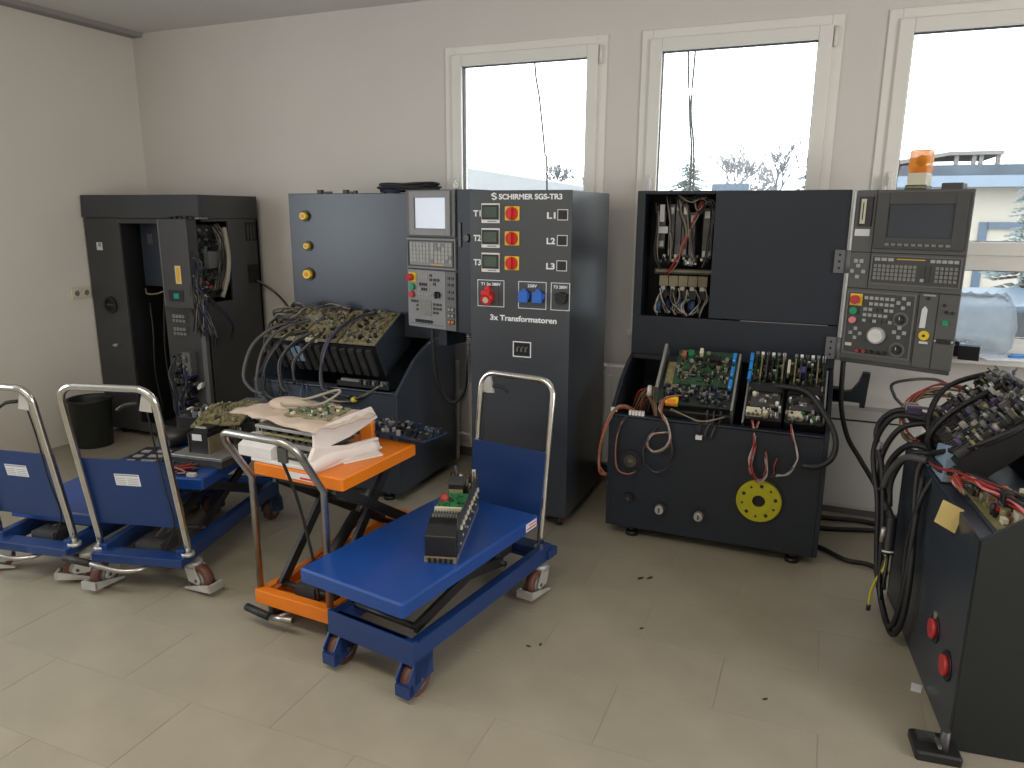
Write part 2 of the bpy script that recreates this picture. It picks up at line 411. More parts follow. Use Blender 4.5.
m = MB('white_board'); m.box(0, 0, .04, .47, .11, .61); m.use('pendant_grey').box(.005, .01, 0, .465, .11, .04); m.build('box_body', wc, bevel=.003)
m = MB('white_board'); m.box(.012, -.012, .06, .43, 0, .54); m.build('cover_door', wc, bevel=.003)
m = MB('black_void'); m.box(.015, -.004, .548, .425, .001, .556); m.build('slot', wc)
# ================================================================== MACHINES
def cheek(mb, x0, x1, prof): mb.prism(prof, 'x', x0, x1)
def cheek_prof(zb): return [(0, zb), (0, .655), (.015, .668), (.20, .81), (.30, .86), (.43, .905), (.72, .905), (.72, zb)]
def adj_foot(m, x, y, h=.06):
    m.use('black_rubber').cyl((x, y, 0), (x, y, .022), .034, .030, n=14); m.use('dark_metal').cyl((x, y, .02), (x, y, h+.01), .011, n=8); m.cyl((x, y, .03), (x, y, .042), .02, n=6)
def stand_shell(root, W, paint, zb=.06, side=None):
    m = MB(paint); m.box(.02, 0, zb, W-.02, .02, .655); m.build('front_panel', root, bevel=.003)
    for x0 in (0, W-.02):
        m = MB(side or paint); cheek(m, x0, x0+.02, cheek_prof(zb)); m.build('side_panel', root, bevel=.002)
    m = MB(paint); m.box(.02, .02, zb, W-.02, .72, zb+.02); m.box(.02, .70, .08, W-.02, .72, .9); m.build('base_plate', root)
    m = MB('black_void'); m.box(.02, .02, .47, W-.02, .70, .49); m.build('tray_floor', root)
    m = MB(paint); m.box(.02, .0, .645, W-.02, .05, .66); m.build('front_ledge', root, bevel=.003)
    for x in (.13, W-.11) if zb > 0 else ():
        for y in (.06, .64):
            m = MB(); adj_foot(m, x, y); m.build('foot', root)
# ------------------------------------------------------------------ machine beside the windows (right of the middle)
W3 = 1.035
m3 = thing('control_cabinet', 'black machine control cabinet with an open wired tray and yellow disc on its front', 'cabinet', (-.925, 3.552, 0))
stand_shell(m3, W3, 'machine_paint')
m = MB('machine_paint'); m.box(0, .445, .905, .02, .72, 1.77); m.box(W3-.02, .445, .905, W3, .72, 1.77); m.box(.02, .445, 1.75, W3-.02, .72, 1.77); m.box(.02, .70, .905, W3-.02, .72, 1.75); m.box(.02, .445, .9, W3-.02, .70, .92)
m.build('upper_body', m3, bevel=.003)
m = MB('machine_paint'); m.box(.404, .42, 1.118, W3, .444, 1.768); m.build('door', m3, bevel=.003)
m = MB('machine_paint'); m.box(0, .425, .895, W3, .444, 1.112); m.build('lower_fascia', m3, bevel=.003)
m = MB('machine_paint'); m.box(0, .425, 1.113, .042, .444, 1.768); m.box(.043, .425, 1.752, .403, .444, 1.768); m.build('opening_frame', m3, bevel=.002)
m = MB('tin'); m.box(.566, .4235, 1.1125, .985, .4255, 1.1155); m.build('seam_highlight', m3)  # added tin strip imitates the line highlight above the fascia
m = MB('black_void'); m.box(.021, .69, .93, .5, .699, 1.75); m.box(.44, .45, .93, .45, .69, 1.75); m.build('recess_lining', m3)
# contents of the upper recess
for k, (x, w, z0, z1, mm) in enumerate([(.10, .035, 1.47, 1.66, 'dark_metal'), (.155, .028, 1.43, 1.70, 'pendant_mid'), (.19, .03, 1.40, 1.72, 'grey_post'), (.225, .03, 1.43, 1.70, 'grey_post'), (.265, .028, 1.38, 1.66, 'pendant_mid'), (.335, .05, 1.42, 1.68, 'dark_metal')]):
    m = MB(mm); m.box(x, .52, z0, x+w, .69, z1); m.use('tin').box(x+.004, .515, z0+.01, x+w-.004, .52, z0+.04); m.use('white_plastic').box(x+.006, .514, z1-.05, x+w-.006, .52, z1-.015); m.build('drive_card', m3)
m = MB('label_white'); m.box(.092, .512, 1.55, .15, .52, 1.585); m.box(.105, .512, 1.62, .13, .52, 1.70); m.build('card_label', m3)
m = MB('pendant_dark'); m.box(.09, .52, 1.335, .42, .69, 1.362); m.use('tan_part').box(.10, .505, 1.345, .41, .52, 1.357); m.build('rail', m3)
for k in range(5):
    m = MB('tan_part'); x = .118+k*.052; m.box(x, .52, 1.27, x+.048, .62, 1.325); m.use('tin').box(x+.012, .514, 1.248, x+.034, .522, 1.268); m.use('chip_black').box(x+.006, .53, 1.20, x+.042, .6, 1.27); m.build('terminal_block', m3)
for k, x in enumerate((.115, .165, .225, .285, .30)):
    m = MB('wire_lightblue' if k % 2 == 0 else 'wire_blue'); m.cyl((x, .54, 1.125), (x, .55, 1.19), .014, n=10); m.use('pendant_mid').cyl((x, .54, 1.12), (x, .54, 1.127), .016, n=10); m.build('capacitor', m3)
wires('yellow_wires', m3, 3, [[(.13, .51, 1.25), (.14, .49, 1.20), (.17, .47, 1.15), (.19, .46, 1.125)], [(.19, .51, 1.25), (.20, .49, 1.2), (.23, .47, 1.15), (.27, .46, 1.12)], [(.27, .51, 1.25), (.27, .48, 1.2), (.26, .47, 1.16), (.28, .46, 1.12)], [(.32, .51, 1.25), (.345, .49, 1.2), (.33, .47, 1.15), (.30, .46, 1.125)], [(.15, .52, 1.26), (.12, .5, 1.2), (.11, .48, 1.15), (.13, .47, 1.12)], [(.23, .52, 1.26), (.24, .5, 1.2), (.21, .48, 1.15), (.22, .47, 1.12)], [(.36, .52, 1.27), (.38, .5, 1.21), (.36, .48, 1.16), (.35, .47, 1.12)]], .003, ('wire_tan', 'black_rubber', 'wire_white', 'wire_grey'), .009, 4)
wires('red_wires', m3, 5, [[(.33, .5, 1.72), (.30, .48, 1.63), (.25, .47, 1.5), (.21, .48, 1.40), (.16, .49, 1.34)]], .0032, ('wire_red', 'wire_orange', 'black_rubber', 'wire_red', 'wire_tan'), .012, 6)
wires('recess_wires', m3, 6, [[(.2, .5, 1.735), (.22, .47, 1.66), (.25, .47, 1.55), (.22, .49, 1.42)], [(.28, .5, 1.73), (.32, .47, 1.66), (.36, .47, 1.72), (.40, .48, 1.66)], [(.36, .5, 1.72), (.385, .47, 1.66), (.375, .47, 1.5), (.35, .48, 1.38)], [(.09, .5, 1.70), (.10, .48, 1.6), (.095, .48, 1.45), (.12, .49, 1.36)], [(.24, .5, 1.74), (.27, .47, 1.64), (.29, .47, 1.5), (.31, .49, 1.4)], [(.15, .5, 1.73), (.17, .48, 1.62), (.18, .48, 1.5), (.17, .49, 1.4)], [(.38, .5, 1.70), (.34, .47, 1.74), (.27, .47, 1.72), (.2, .49, 1.74)]], .003, ('black_rubber', 'wire_tan', 'wire_grey'), .012, 4)
rg = random.Random(8); m = MB()
for k in range(26):
    m.use(rg.choice(['tin', 'white_plastic', 'chip_black', 'wire_grey'])); x = rg.uniform(.09, .39); z = rg.uniform(1.385, 1.43); m.box(x, .50, z, x+.012, .52, z+.014)
for k in range(18):
    m.use(rg.choice(['tin', 'chip_black', 'wire_grey', 'chip_black'])); x = rg.uniform(.09, .36); z = rg.uniform(1.12, 1.24); m.box(x, .56, z, x+.02, .60, z+.02)
m.build('small_plugs', m3, kind='stuff')
# front knobs
m = MB('black_plastic'); m.ring((.123, -.001, .428), (0, -1, 0), .03, .056, .012); m.use('dark_metal').ring((.123, -.001, .428), (0, -1, 0), .016, .032, .022); m.use('tan_part').cyl((.123, 0, .428), (.123, -.008, .428), .017); m.build('round_connector', m3)
m = MB('black_plastic'); m.cyl((.121, 0, .227), (.121, -.02, .227), .027, .022); m.use('dark_metal').cyl((.121, -.02, .227), (.121, -.03, .227), .01); m.build('plug_cap', m3)
for x, z in ((.283, .192), (.478, .187)):
    m = MB('black_plastic'); m.cyl((x, 0, z), (x, -.008, z), .036); m.use('zinc').cyl((x, -.008, z), (x, -.035, z), .024, .021); m.use('dark_metal').box(x-.004, -.037, z-.012, x+.004, -.034, z+.012); m.build('key_lock', m3)
dz = MB('black_plastic'); c = (.754, 0, .311); dz.cyl(c, (c[0], -.006, c[2]), .118, n=40)
di = dz.build('disc_flange', m3)
m = MB('disc_yellow'); m.ring((c[0], -.006, c[2]), (0, -1, 0), .03, .104, .016, 40); m.ring((c[0], -.022, c[2]), (0, -1, 0), .05, .062, .004, 40); m.ring((c[0], -.022, c[2]), (0, -1, 0), .09, .10, .004, 40)
m.use('black_void').cyl((c[0], -.004, c[2]), (c[0], -.010, c[2]), .031)
for k in range(10):
    a = k*math.pi/5+.2; m.use('black_plastic').cyl((c[0]+.077*math.cos(a), -.02, c[2]+.077*math.sin(a)), (c[0]+.077*math.cos(a), -.0235, c[2]+.077*math.sin(a)), .006 if k % 2 else .009, n=8)
m.build('yellow_disc', m3, label='yellow round handwheel disc with a ring of holes')
# tray boards: left module = steep green board in a metal edge, right = two card racks
def slant(x, y, z, ax): return T(x, y, z) @ RX(ax)
m = MB('tin'); m.box(.25, .02, .62, .262, .035, .66); m.build('tray_clip', m3)
m = MB('chip_black'); m.M = slant(.225, .12, .652, 40); m.box(0, 0, 0, .36, .32, .09); m.use('dark_metal').box(0, -.01, .0, .36, 0, .05); m.M = I4
m.build('drive_chassis', m3)
mb = MB('circuit_dark'); mb.M = slant(.225, .12, .652, 40) @ T(0, 0, .092); mb.box(0, .0, 0, .36, .15, .008); mb.use('circuit_green').box(.06, .12, .012, .36, .345, .022); mb.use('circuit_olive').box(.02, .10, .01, .09, .26, .018)
bo = mb.build('circuit_board', m3, label='green circuit board raised at a slant')
mb = MB(); mb.M = slant(.225, .12, .652, 40) @ T(.06, .12, .114); comps(mb, .29, .22, 190, 11, .022, big=.03, mats=['chip_black', 'tin', 'tan_part', 'circuit_green', 'circuit_dark', 'chip_black', 'circuit_olive', 'key_grey', 'circuit_green'])
mb.M = slant(.225, .12, .652, 40) @ T(0, 0, .10); comps(mb, .36, .13, 120, 12, .032, big=.03, mats=['chip_black', 'dark_metal', 'key_grey', 'chip_black', 'wire_grey', 'circuit_dark', 'wire_blue', 'tin'])
mb.build('components', bo, kind='stuff')
for k, (x, y, cx, mm) in enumerate([(.085, .275, .020, 'wire_orange'), (.115, .285, .026, 'circuit_bright_green'), (.10, .19, .034, 'circuit_green'), (.17, .30, .016, 'cream_plastic'), (.23, .26, .05, 'chip_black')]):
    m = MB(mm); m.M = slant(.225, .12, .652, 40) @ T(x, y, .114); m.box(0, 0, 0, cx, .035, .035); m.build('relay', bo)
m = MB('aluminium'); m.M = slant(.225, .12, .652, 40); m.box(-.016, .07, .02, -.002, .36, .135); m.build('metal_edge', m3)
m = MB('aluminium'); m.M = slant(.225, .12, .652, 40); m.box(.362, -.02, 0, .372, .34, .12); m.build('metal_edge', m3)
for k, y in enumerate((.10, .18, .27)):
    m = MB('blue_connector'); m.M = slant(.225, .12, .652, 40) @ T(.335, y, .116); m.box(0, 0, 0, .016, .06, .02); m.use('key_light').box(.003, .005, .02, .012, .012, .022); m.build('blue_connector', bo)
m = MB('yellow_plastic'); m.M = slant(.225, .12, .652, 40); m.box(.05, -.02, .11, .11, .02, .135); m.use('orange_plastic').box(.06, -.03, .13, .10, .0, .14); m.M = I4; m.build('yellow_terminal', m3)
for k in range(2):
    x0 = .655+k*.18
    m = MB('chip_black'); m.M = slant(x0, .10, .62, 42); m.box(0, 0, 0, .165, .34, .11); m.use('dark_metal').box(.02, .06, .11, .15, .14, .135); m.use('chip_black').box(.01, .14, .11, .155, .19, .15); m.use('label_white').box(.06, .085, .1352, .09, .10, .137)
    m.M = I4; ch = m.build('drive_unit', m3)
    m = MB('cream_plastic'); m.M = slant(x0, .10, .62, 42); m.box(.005+k*.01, .015, .11, .075, .05, .14)
    for q in range(3): m.use('tan_part').box(.012+q*.02, .012, .125, .024+q*.02, .02, .142)
    m.build('terminal_plug', ch)
    mb = MB(); mb.M = slant(x0, .10, .62, 42) @ T(0, 0, .11)
    mb.use('circuit_dark').box(0, .19, 0, .165, .36, .006)
    for q in range(6):
        mb.use(['circuit_dark', 'circuit_olive', 'dark_metal', 'chip_black', 'circuit_green', 'tan_part'][(q+k) % 6]); mb.box(.02+q*.025, .2, 0, .026+q*.025, .36, .05+.01*(q % 3))
        mb.use('white_plastic' if q % 2 else 'tin').box(.016+q*.025, .345, .03, .03+q*.025, .362, .062)
    comps(mb, .165, .2, 60, 40+k, .045, edge=.004, big=.03); mb.M = mb.M @ T(.0, .19, 0); comps(mb, .165, .17, 60, 50+k, .05, edge=.004, big=.025)
    for q in range(8): mb.use('tin' if q % 2 else 'white_plastic'); mb.box(.075+q*.010, -.17, 0, .081+q*.010, -.15, .018)
    mb.build('components', ch, kind='stuff')
m = MB()
for k, y in enumerate((.20, .26, .315)):
    m = MB('blue_connector'); m.M = slant(.645, .10, .62, 42) @ T(0, y, .13); m.box(0, 0, 0, .016, .05, .025); m.build('blue_connector', m3)
m = MB('cream_plastic'); m.M = slant(.655, .10, .62, 42); m.box(.168, .25, .12, .18, .33, .165); m.build('yellow_capacitor', m3)
m = MB('violet_part'); m.M = slant(.835, .10, .62, 42); m.box(.045, .26, .13, .07, .295, .165); m.build('violet_relay', m3)
m = MB('aluminium'); m.M = slant(0, .10, .62, 42); m.box(1.0, .02, 0, 1.008, .33, .10); m.build('bracket_plate', m3)
m = MB('aluminium'); m.M = slant(0, .10, .62, 42); m.box(.642, -.005, -.02, .65, .3, .08); m.build('bracket_plate', m3)
# tray edge and looms
MB('machine_paint').box(.02, .40, .88, .25, .42, .905).build('tray_rim', m3)
MB('machine_paint').box(.02, .05, .60, .24, .07, .63).build('tray_rim', m3)
wires('tray_wires', m3, 20, [[(.05, .3, .60), (.10, .28, .72), (.16, .3, .74), (.22, .2, .68), (.25, .12, .6)], [(.08, .28, .6), (.14, .24, .72), (.19, .2, .66), (.22, .12, .58)], [(.12, .3, .62), (.17, .28, .76), (.20, .2, .70), (.23, .1, .60)]], .0045, ('wire_orange', 'wire_tan', 'wire_red', 'black_rubber'), .014, 6)
wires('ribbon_loom', m3, 21, [[(.13, .06, .66), (.06, .01, .70), (.01, -.03, .65), (-.02, -.045, .53), (-.035, -.05, .42), (-.02, -.045, .36), (.0, -.035, .345)]], .003, ('wire_orange', 'wire_tan', 'black_rubber', 'wire_red'), .010, 9)
wires('ribbon_loom', m3, 22, [[(.13, .04, .66), (.08, -.01, .64), (.05, -.035, .56), (.05, -.04, .45), (.07, -.05, .38), (.12, -.04, .36), (.16, -.03, .385)]], .004, ('black_rubber', 'black_rubber', 'wire_orange'), .006, 4)
m = MB('white_plastic'); 
for k in range(5): m.box(.10+k*.016, .005, .662, .112+k*.016, .025, .685)
m.box(.01, -.01, .675, .04, .01, .695); m.build('white_plugs', m3)
m = MB('white_plastic'); m.cyl((.17, .15, .74), (.17, .15, .79), .016, .010, n=10); m.build('white_cap', m3)
wires('white_red_loom', m3, 23, [[(.245, .06, .74), (.25, .03, .70), (.29, .0, .66), (.315, -.03, .60), (.32, -.04, .56), (.29, -.045, .52), (.24, -.04, .50), (.21, -.03, .53), (.225, -.02, .58), (.30, -.015, .60)]], .003, ('wire_white', 'wire_tan', 'wire_red', 'wire_grey'), .006, 6)
wires('black_loop', m3, 24, [[(.315, -.03, .60), (.335, -.04, .50), (.31, -.04, .42), (.25, -.04, .40), (.20, -.035, .43), (.185, -.03, .50), (.215, -.02, .57), (.27, .02, .66)]], .004, ('black_rubber', 'wire_grey'), .004, 3)
wires('orange_lead', m3, 25, [[(.36, .12, .76), (.32, .06, .77), (.27, .03, .75), (.265, .01, .68), (.30, -.01, .64)]], .0035, ('wire_orange', 'wire_red', 'wire_tan'), .005, 4)
wires('hanging_leads', m3, 26, [[(.47+.035*k, .08, .72), (.475+.035*k, .04, .66), (.45+.04*k, -.01, .655), (.455+.03*k, -.02, .60)] for k in range(3)], .004, ('black_rubber', 'wire_grey'), .006, 3)
m = MB('white_plastic'); m.box(.44, -.03, .585, .47, -.012, .605); m.build('loom_plug', m3)
wires('cross_cable', m3, 27, [[(.30, .05, .70), (.38, .03, .68), (.46, .03, .66), (.56, .04, .69)]], .004, ('wire_tan', 'black_rubber'), .005, 3)
wires('twisted_loom', m3, 28, [[(.685, .05, .715), (.705, .02, .66), (.715, -.02, .60), (.70, -.04, .53), (.71, -.05, .47), (.745, -.05, .425), (.775, -.05, .46), (.775, -.05, .53), (.765, -.045, .57)]], .0032, ('wire_red', 'wire_white', 'wire_white', 'wire_red', 'black_rubber'), .008, 7)
wires('twisted_loom', m3, 29, [[(.725, .05, .715), (.715, .02, .65), (.72, -.02, .58), (.705, -.04, .5)]], .0045, ('wire_red', 'wire_white'), .005, 3)
wires('twisted_loom', m3, 30, [[(.865, .05, .70), (.875, .0, .66), (.905, -.03, .58), (.905, -.04, .53), (.87, -.05, .48), (.82, -.05, .46)]], .003, ('wire_white', 'wire_red', 'wire_white', 'black_rubber'), .006, 5)
wires('twisted_loom', m3, 31, [[(.825, -.045, .545), (.81, -.05, .51), (.815, -.05, .47), (.80, -.05, .455)]], .004, ('wire_red', 'black_rubber'), .003, 2)
m = MB('black_rubber'); m.tube([(.70, .19, .83), (.80, .13, .85), (.92, .10, .84), (1.01, .04, .75), (1.06, .0, .66), (1.055, -.04, .58), (1.0, -.06, .535), (.93, -.06, .53)], .014, 8, 6); m.build('thick_cable', m3)
m = MB('wire_grey'); m.tube([(.68, .10, .78), (.675, .05, .74), (.67, .03, .70)], .004, 5); m.build('thin_lead', m3)
# hinges and operator pendant
for z in (1.432, 1.007):
    m = MB('pendant_mid'); m.box(.985, .405, z-.055, 1.032, .42, z+.055); m.cyl((1.045, .405, z-.055), (1.045, .405, z+.055), .012, n=10); m.use('black_void')
    for q in (-.032, 0, .032): m.cyl((1.008, .406, z+q), (1.008, .403, z+q), .006, n=8)
    m.build('hinge', m3)
PM = T(1.055, .398, 0) @ RZ(-21.6)
def pend(root, M, w, z0, z1, depth, face, name='control_pendant'):
    m = MB(face); m.M = M; m.prism([(0, 0), (w, 0), (w, .012), (w-.14, depth), (0, depth)], 'z', z0, z1); return m
pm = pend(m3, PM, .487, .965, 1.765, .13, 'pendant_grey'); pm.use('aluminium').box(-.014, -.002, .965, 0, .05, 1.765); pm.use('pendant_dark').prism([(0, .004), (.485, .004), (.36, .12), (0, .12)], 'z', .945, .965)
pd = pm.build('control_pendant', m3, bevel=.003, label='grey operator panel with dark screen, keypads and dials on hinges')
def sub(name, mm, fn, M, parent, bevel=0, **kw):
    m = MB(mm); m.M = M; fn(m); return m.build(name, parent, bevel=bevel, **kw)
sub('screen_bezel', 'pendant_dark', lambda m: (frame_y(m, .10, 1.50, .475, 1.752, .052, -.016, 0), m.use('pendant_grey').box(.15, -.008, 1.505, .43, -.004, 1.53), m.use('pendant_dark').box(.15, -.006, 1.55, .425, 0, 1.70)), PM, pd, .004)
sub('screen', 'screen_off', lambda m: m.box(.158, -.009, 1.548, .42, -.004, 1.712), PM, pd)
sub('soft_keys', 'key_grey', lambda m: keygrid(m, .148, 1.512, .43, 1.528, 10, 1, 'key_grey', .35, .006, -.016), PM, pd, kind='stuff')
sub('slot_drive', 'black_plastic', lambda m: (m.box(.016, -.008, 1.60, .078, 0, 1.735), m.use('cream_plastic').box(.028, -.012, 1.612, .05, -.008, 1.725), m.use('black_void').box(.037, -.0135, 1.63, .041, -.012, 1.71)), PM, pd)
sub('label_plate', 'label_white', lambda m: m.box(.008, -.003, 1.555, .076, 0, 1.587), PM, pd)
sub('seam_lines', 'black_void', lambda m: (m.box(0, -.0015, 1.478, .487, .0005, 1.482), m.box(.09, -.0015, 1.31, .093, .0005, 1.765), m.box(0, -.0015, 1.308, .487, .0005, 1.312), m.box(.322, -.0015, .965, .325, .0005, 1.31), m.box(.402, -.0015, .965, .405, .0005, 1.31)), PM, pd)
sub('keyboard', 'pendant_dark', lambda m: (m.box(.10, -.006, 1.335, .48, 0, 1.470), m.use('pendant_mid'), frame_y(m, .10, 1.335, .48, 1.470, .006, -.010, 0)), PM, pd)
def kb3(m):
    keygrid(m, .112, 1.355, .30, 1.43, 10, 4, 'key_grey', .25, .006, -.006); keygrid(m, .315, 1.355, .36, 1.43, 2, 4, 'key_dark', .3, .006, -.006, alt='key_light'); keygrid(m, .375, 1.355, .468, 1.43, 5, 4, 'key_grey', .3, .006, -.006)
    keygrid(m, .112, 1.442, .20, 1.46, 3, 1, 'key_light', .2, .005, -.006); keygrid(m, .35, 1.442, .468, 1.46, 5, 1, 'key_light', .2, .005, -.006); m.use('yellow_label').box(.21, -.007, 1.452, .33, -.006, 1.456)
sub('keyboard_keys', 'key_grey', kb3, PM, pd, kind='stuff')
sub('operator_plate', 'pendant_dark', lambda m: (m.box(.008, -.005, .992, .315, 0, 1.298), m.use('pendant_mid'), frame_y(m, .008, .992, .315, 1.298, .008, -.009, 0)), PM, pd)
def ops(m):
    for r in range(5): keygrid(m, .085, 1.27-.027*r-.012, .225, 1.27-.027*r+.008, 6, 1, 'key_light', .3, .005, -.005, alt='key_dark', seed=r)
    for cx, cz in ((.262, 1.255), (.258, 1.118), (.062, 1.095), (.042, 1.39)):
        s = .022 if cz < 1.3 else .026
        for a, b in ((0, s), (0, -s), (s, 0), (-s, 0)): m.use('key_light').box(cx+a-.008, -.010, cz+b-.008, cx+a+.008, -.005 if cz < 1.3 else 0, cz+b+.008)
    m.use('key_light'); 
    for k in range(2): m.box(.02+.025*k, -.006, 1.43, .037+.025*k, 0, 1.447)
    m.use('cream_plastic').box(.02, -.009, 1.03, .05, -.005, 1.045)
sub('operator_keys', 'key_grey', ops, PM, pd, kind='stuff')
sub('emergency_stop', 'yellow_plastic', lambda m: (m.box(.022, -.008, 1.228, .078, -.004, 1.284), m.use('red_button').cyl((.05, -.008, 1.256), (.05, -.03, 1.256), .02, .022, 16)), PM, pd)
sub('start_button', 'green_button', lambda m: (m.cyl((.045, -.005, 1.202), (.045, -.022, 1.202), .017, n=14), m.use('key_dark').box(.022, -.008, 1.182, .068, -.004, 1.222)), PM, pd)
sub('stop_button', 'pink_button', lambda m: m.cyl((.045, -.005, 1.158), (.045, -.022, 1.158), .016, n=14), PM, pd)
sub('hand_dial', 'key_light', lambda m: (m.cyl((.16, -.005, 1.093), (.16, -.022, 1.093), .042, .039, 28), m.use('white_plastic').cyl((.16, -.022, 1.093), (.16, -.027, 1.093), .032, n=24), m.cyl((.183, -.022, 1.103), (.183, -.04, 1.103), .006, n=8)), PM, pd, label='large cream handwheel dial')
for z in (1.178, 1.036):
    sub('rotary_knob', 'pendant_mid', lambda m: (m.ring((.256, -.005, z), (0, -1, 0), .027, .034, .001), m.use('black_plastic').cyl((.256, -.005, z), (.256, -.022, z), .018, .015, 14), m.use('white_plastic').box(.2545, -.0235, z, .2575, -.022, z+.015)), PM, pd)
sub('toggle_row', 'wire_red', lambda m: [m.use(c).cyl((.082+.03*k, -.005, 1.012), (.082+.03*k, -.02, 1.012), .009, n=10) for k, c in enumerate(('wire_red', 'wire_red', 'black_plastic', 'black_plastic', 'black_plastic'))], PM, pd)
sub('white_tag', 'label_white', lambda m: m.prism([(.338, 1.15), (.362, 1.15), (.364, 1.235), (.352, 1.25), (.341, 1.235)], 'y', -.004, 0), PM, pd)
sub('key_switch', 'yellow_plastic', lambda m: (m.cyl((.363, 0, 1.116), (.363, -.008, 1.116), .022), m.use('chip_black').cyl((.363, -.008, 1.116), (.363, -.012, 1.116), .006), m.use('label_white').box(.345, -.003, 1.078, .382, 0, 1.088)), PM, pd)
sub('green_switch', 'green_button', lambda m: (m.box(.432, -.008, 1.17, .455, 0, 1.192),), PM, pd)
for sx_, sz_ in ((.43, 1.26), (.36, 1.285), (.44, 1.23), (.465, 1.228)): sub('selector_button', 'black_plastic', lambda m: m.cyl((sx_, 0, sz_), (sx_, -.01, sz_), .007), PM, pd)
sub('marking_strip', 'key_light', lambda m: m.box(.34, -.003, 1.296, .39, 0, 1.303), PM, pd)
sub('port_cover', 'black_plastic', lambda m: (m.box(.416, -.008, 1.088, .475, 0, 1.108), m.use('zinc').cyl((.411, 0, 1.098), (.411, -.006, 1.098), .005, n=8), m.cyl((.480, 0, 1.098), (.480, -.006, 1.098), .005, n=8)), PM, pd)
# beacon and small box on the pendant
BM = T(1.055, .398, 0) @ RZ(-21.6) @ T(.245, .055, 1.765)
m = MB('black_plastic'); m.M = BM; m.bbox(-.045, -.045, 0, .045, .045, .02, .003); m.use('circuit_olive').box(-.043, -.0452, .006, .043, -.044, .016); m.use('cream_plastic'); m.bbox(-.04, -.04, .02, .04, .04, .075, .004)
be = m.build('beacon_base', m3)
m = MB('beacon_amber'); m.M = BM; m.bbox(-.041, -.041, .075, .041, .041, .172, .006); m.build('beacon_lens', be, label='amber square beacon lens')
m = MB('orange_plastic'); m.M = BM; m.cyl((0, 0, .076), (0, 0, .10), .028, n=14); m.use('dark_metal').ball((0, 0, .125), .022, .022, .026); m.build('beacon_bulb', be)
m = MB('pendant_dark'); m.M = PM @ T(.345, .03, 1.765); m.bbox(0, 0, 0, .085, .07, .027, .003); m.build('top_box', m3)
# bracket under the pendant and its cable
m = MB('machine_paint'); m.prism([(1.045, .70), (1.045, .76), (1.09, .745), (1.135, .755), (1.165, .80), (1.18, .855), (1.215, .855), (1.205, .67), (1.18, .67), (1.18, .695)], 'y', .60, .65); m.box(1.03, .60, .69, 1.10, .65, .765); m.build('support_bracket', m3)
m = MB('black_rubber'); m.tube([(1.075, .43, .98), (1.075, .42, .90), (1.085, .42, .72), (1.13, .41, .56), (1.20, .40, .45), (1.285, .33, .33), (1.31, .2, .25)], .012, 8, 6); m.build('pendant_cable', m3)
# ------------------------------------------------------------------ transformer cabinet
tr = thing('transformer_cabinet', 'tall dark grey transformer cabinet with meters and red rotary switches on its front', 'cabinet', (-1.681, 3.51, 0))
TW, TD, TZ = .547, .69, 1.762
m = MB('transformer_paint'); m.box(.003, .012, .06, TW-.003, TD, TZ); m.build('cabinet_body', tr, bevel=.004)
m = MB('transformer_paint'); m.box(0, 0, .07, TW, .011, TZ); m.build('front_door', tr, bevel=.002)
for x in (.06, TW-.05):
    for y in (.06, TD-.06):
        m = MB('black_rubber'); m.cyl((x-.014, y, .028), (x+.014, y, .028), .028, n=16); m.use('dark_metal').box(x-.022, y-.02, .03, x-.016, y+.02, .062); m.box(x+.016, y-.02, .03, x+.022, y+.02, .062); m.use('red_plastic').cyl((x+.02, y-.01, .03), (x+.026, y-.01, .03), .008, n=8); m.build('caster', tr)
def front_text(nm, body, x, z, size, w=None, bold=.0):
    return text_obj(nm, body, size, T(x, -.0006, z) @ FRONT, 'letter_white', tr, bold=bold, width=w)
m = MB('letter_white')
lg = [(-.015, -.004), (-.015, .010), (0, .018), (.016, .010), (.010, .006), (0, .011), (-.008, .007), (.016, -.005), (.016, -.012), (0, -.019), (-.016, -.011), (-.010, -.007), (0, -.012), (.008, -.008)]
m.M = T(.134, 0, 1.732)
m.prism([(-.016, .004), (-.016, .011), (0, .019), (.015, .011), (.009, .008), (0, .012), (-.006, .009)], 'y', -.0012, 0)
m.prism([(-.016, .003), (-.006, .008), (.016, -.003), (.016, -.010)], 'y', -.0012, 0)
m.prism([(-.015, -.011), (-.009, -.008), (0, -.012), (.006, -.009), (.016, -.004), (.016, -.011), (0, -.019)], 'y', -.0012, 0)
m.build('emblem', tr)
front_text('nameplate_lettering', 'SCHIRMER SGS-TR3', .160, 1.718, .036, .335, .0011)
front_text('caption_lettering', '3x Transformatoren', .112, 1.108, .040, .366, .0010)
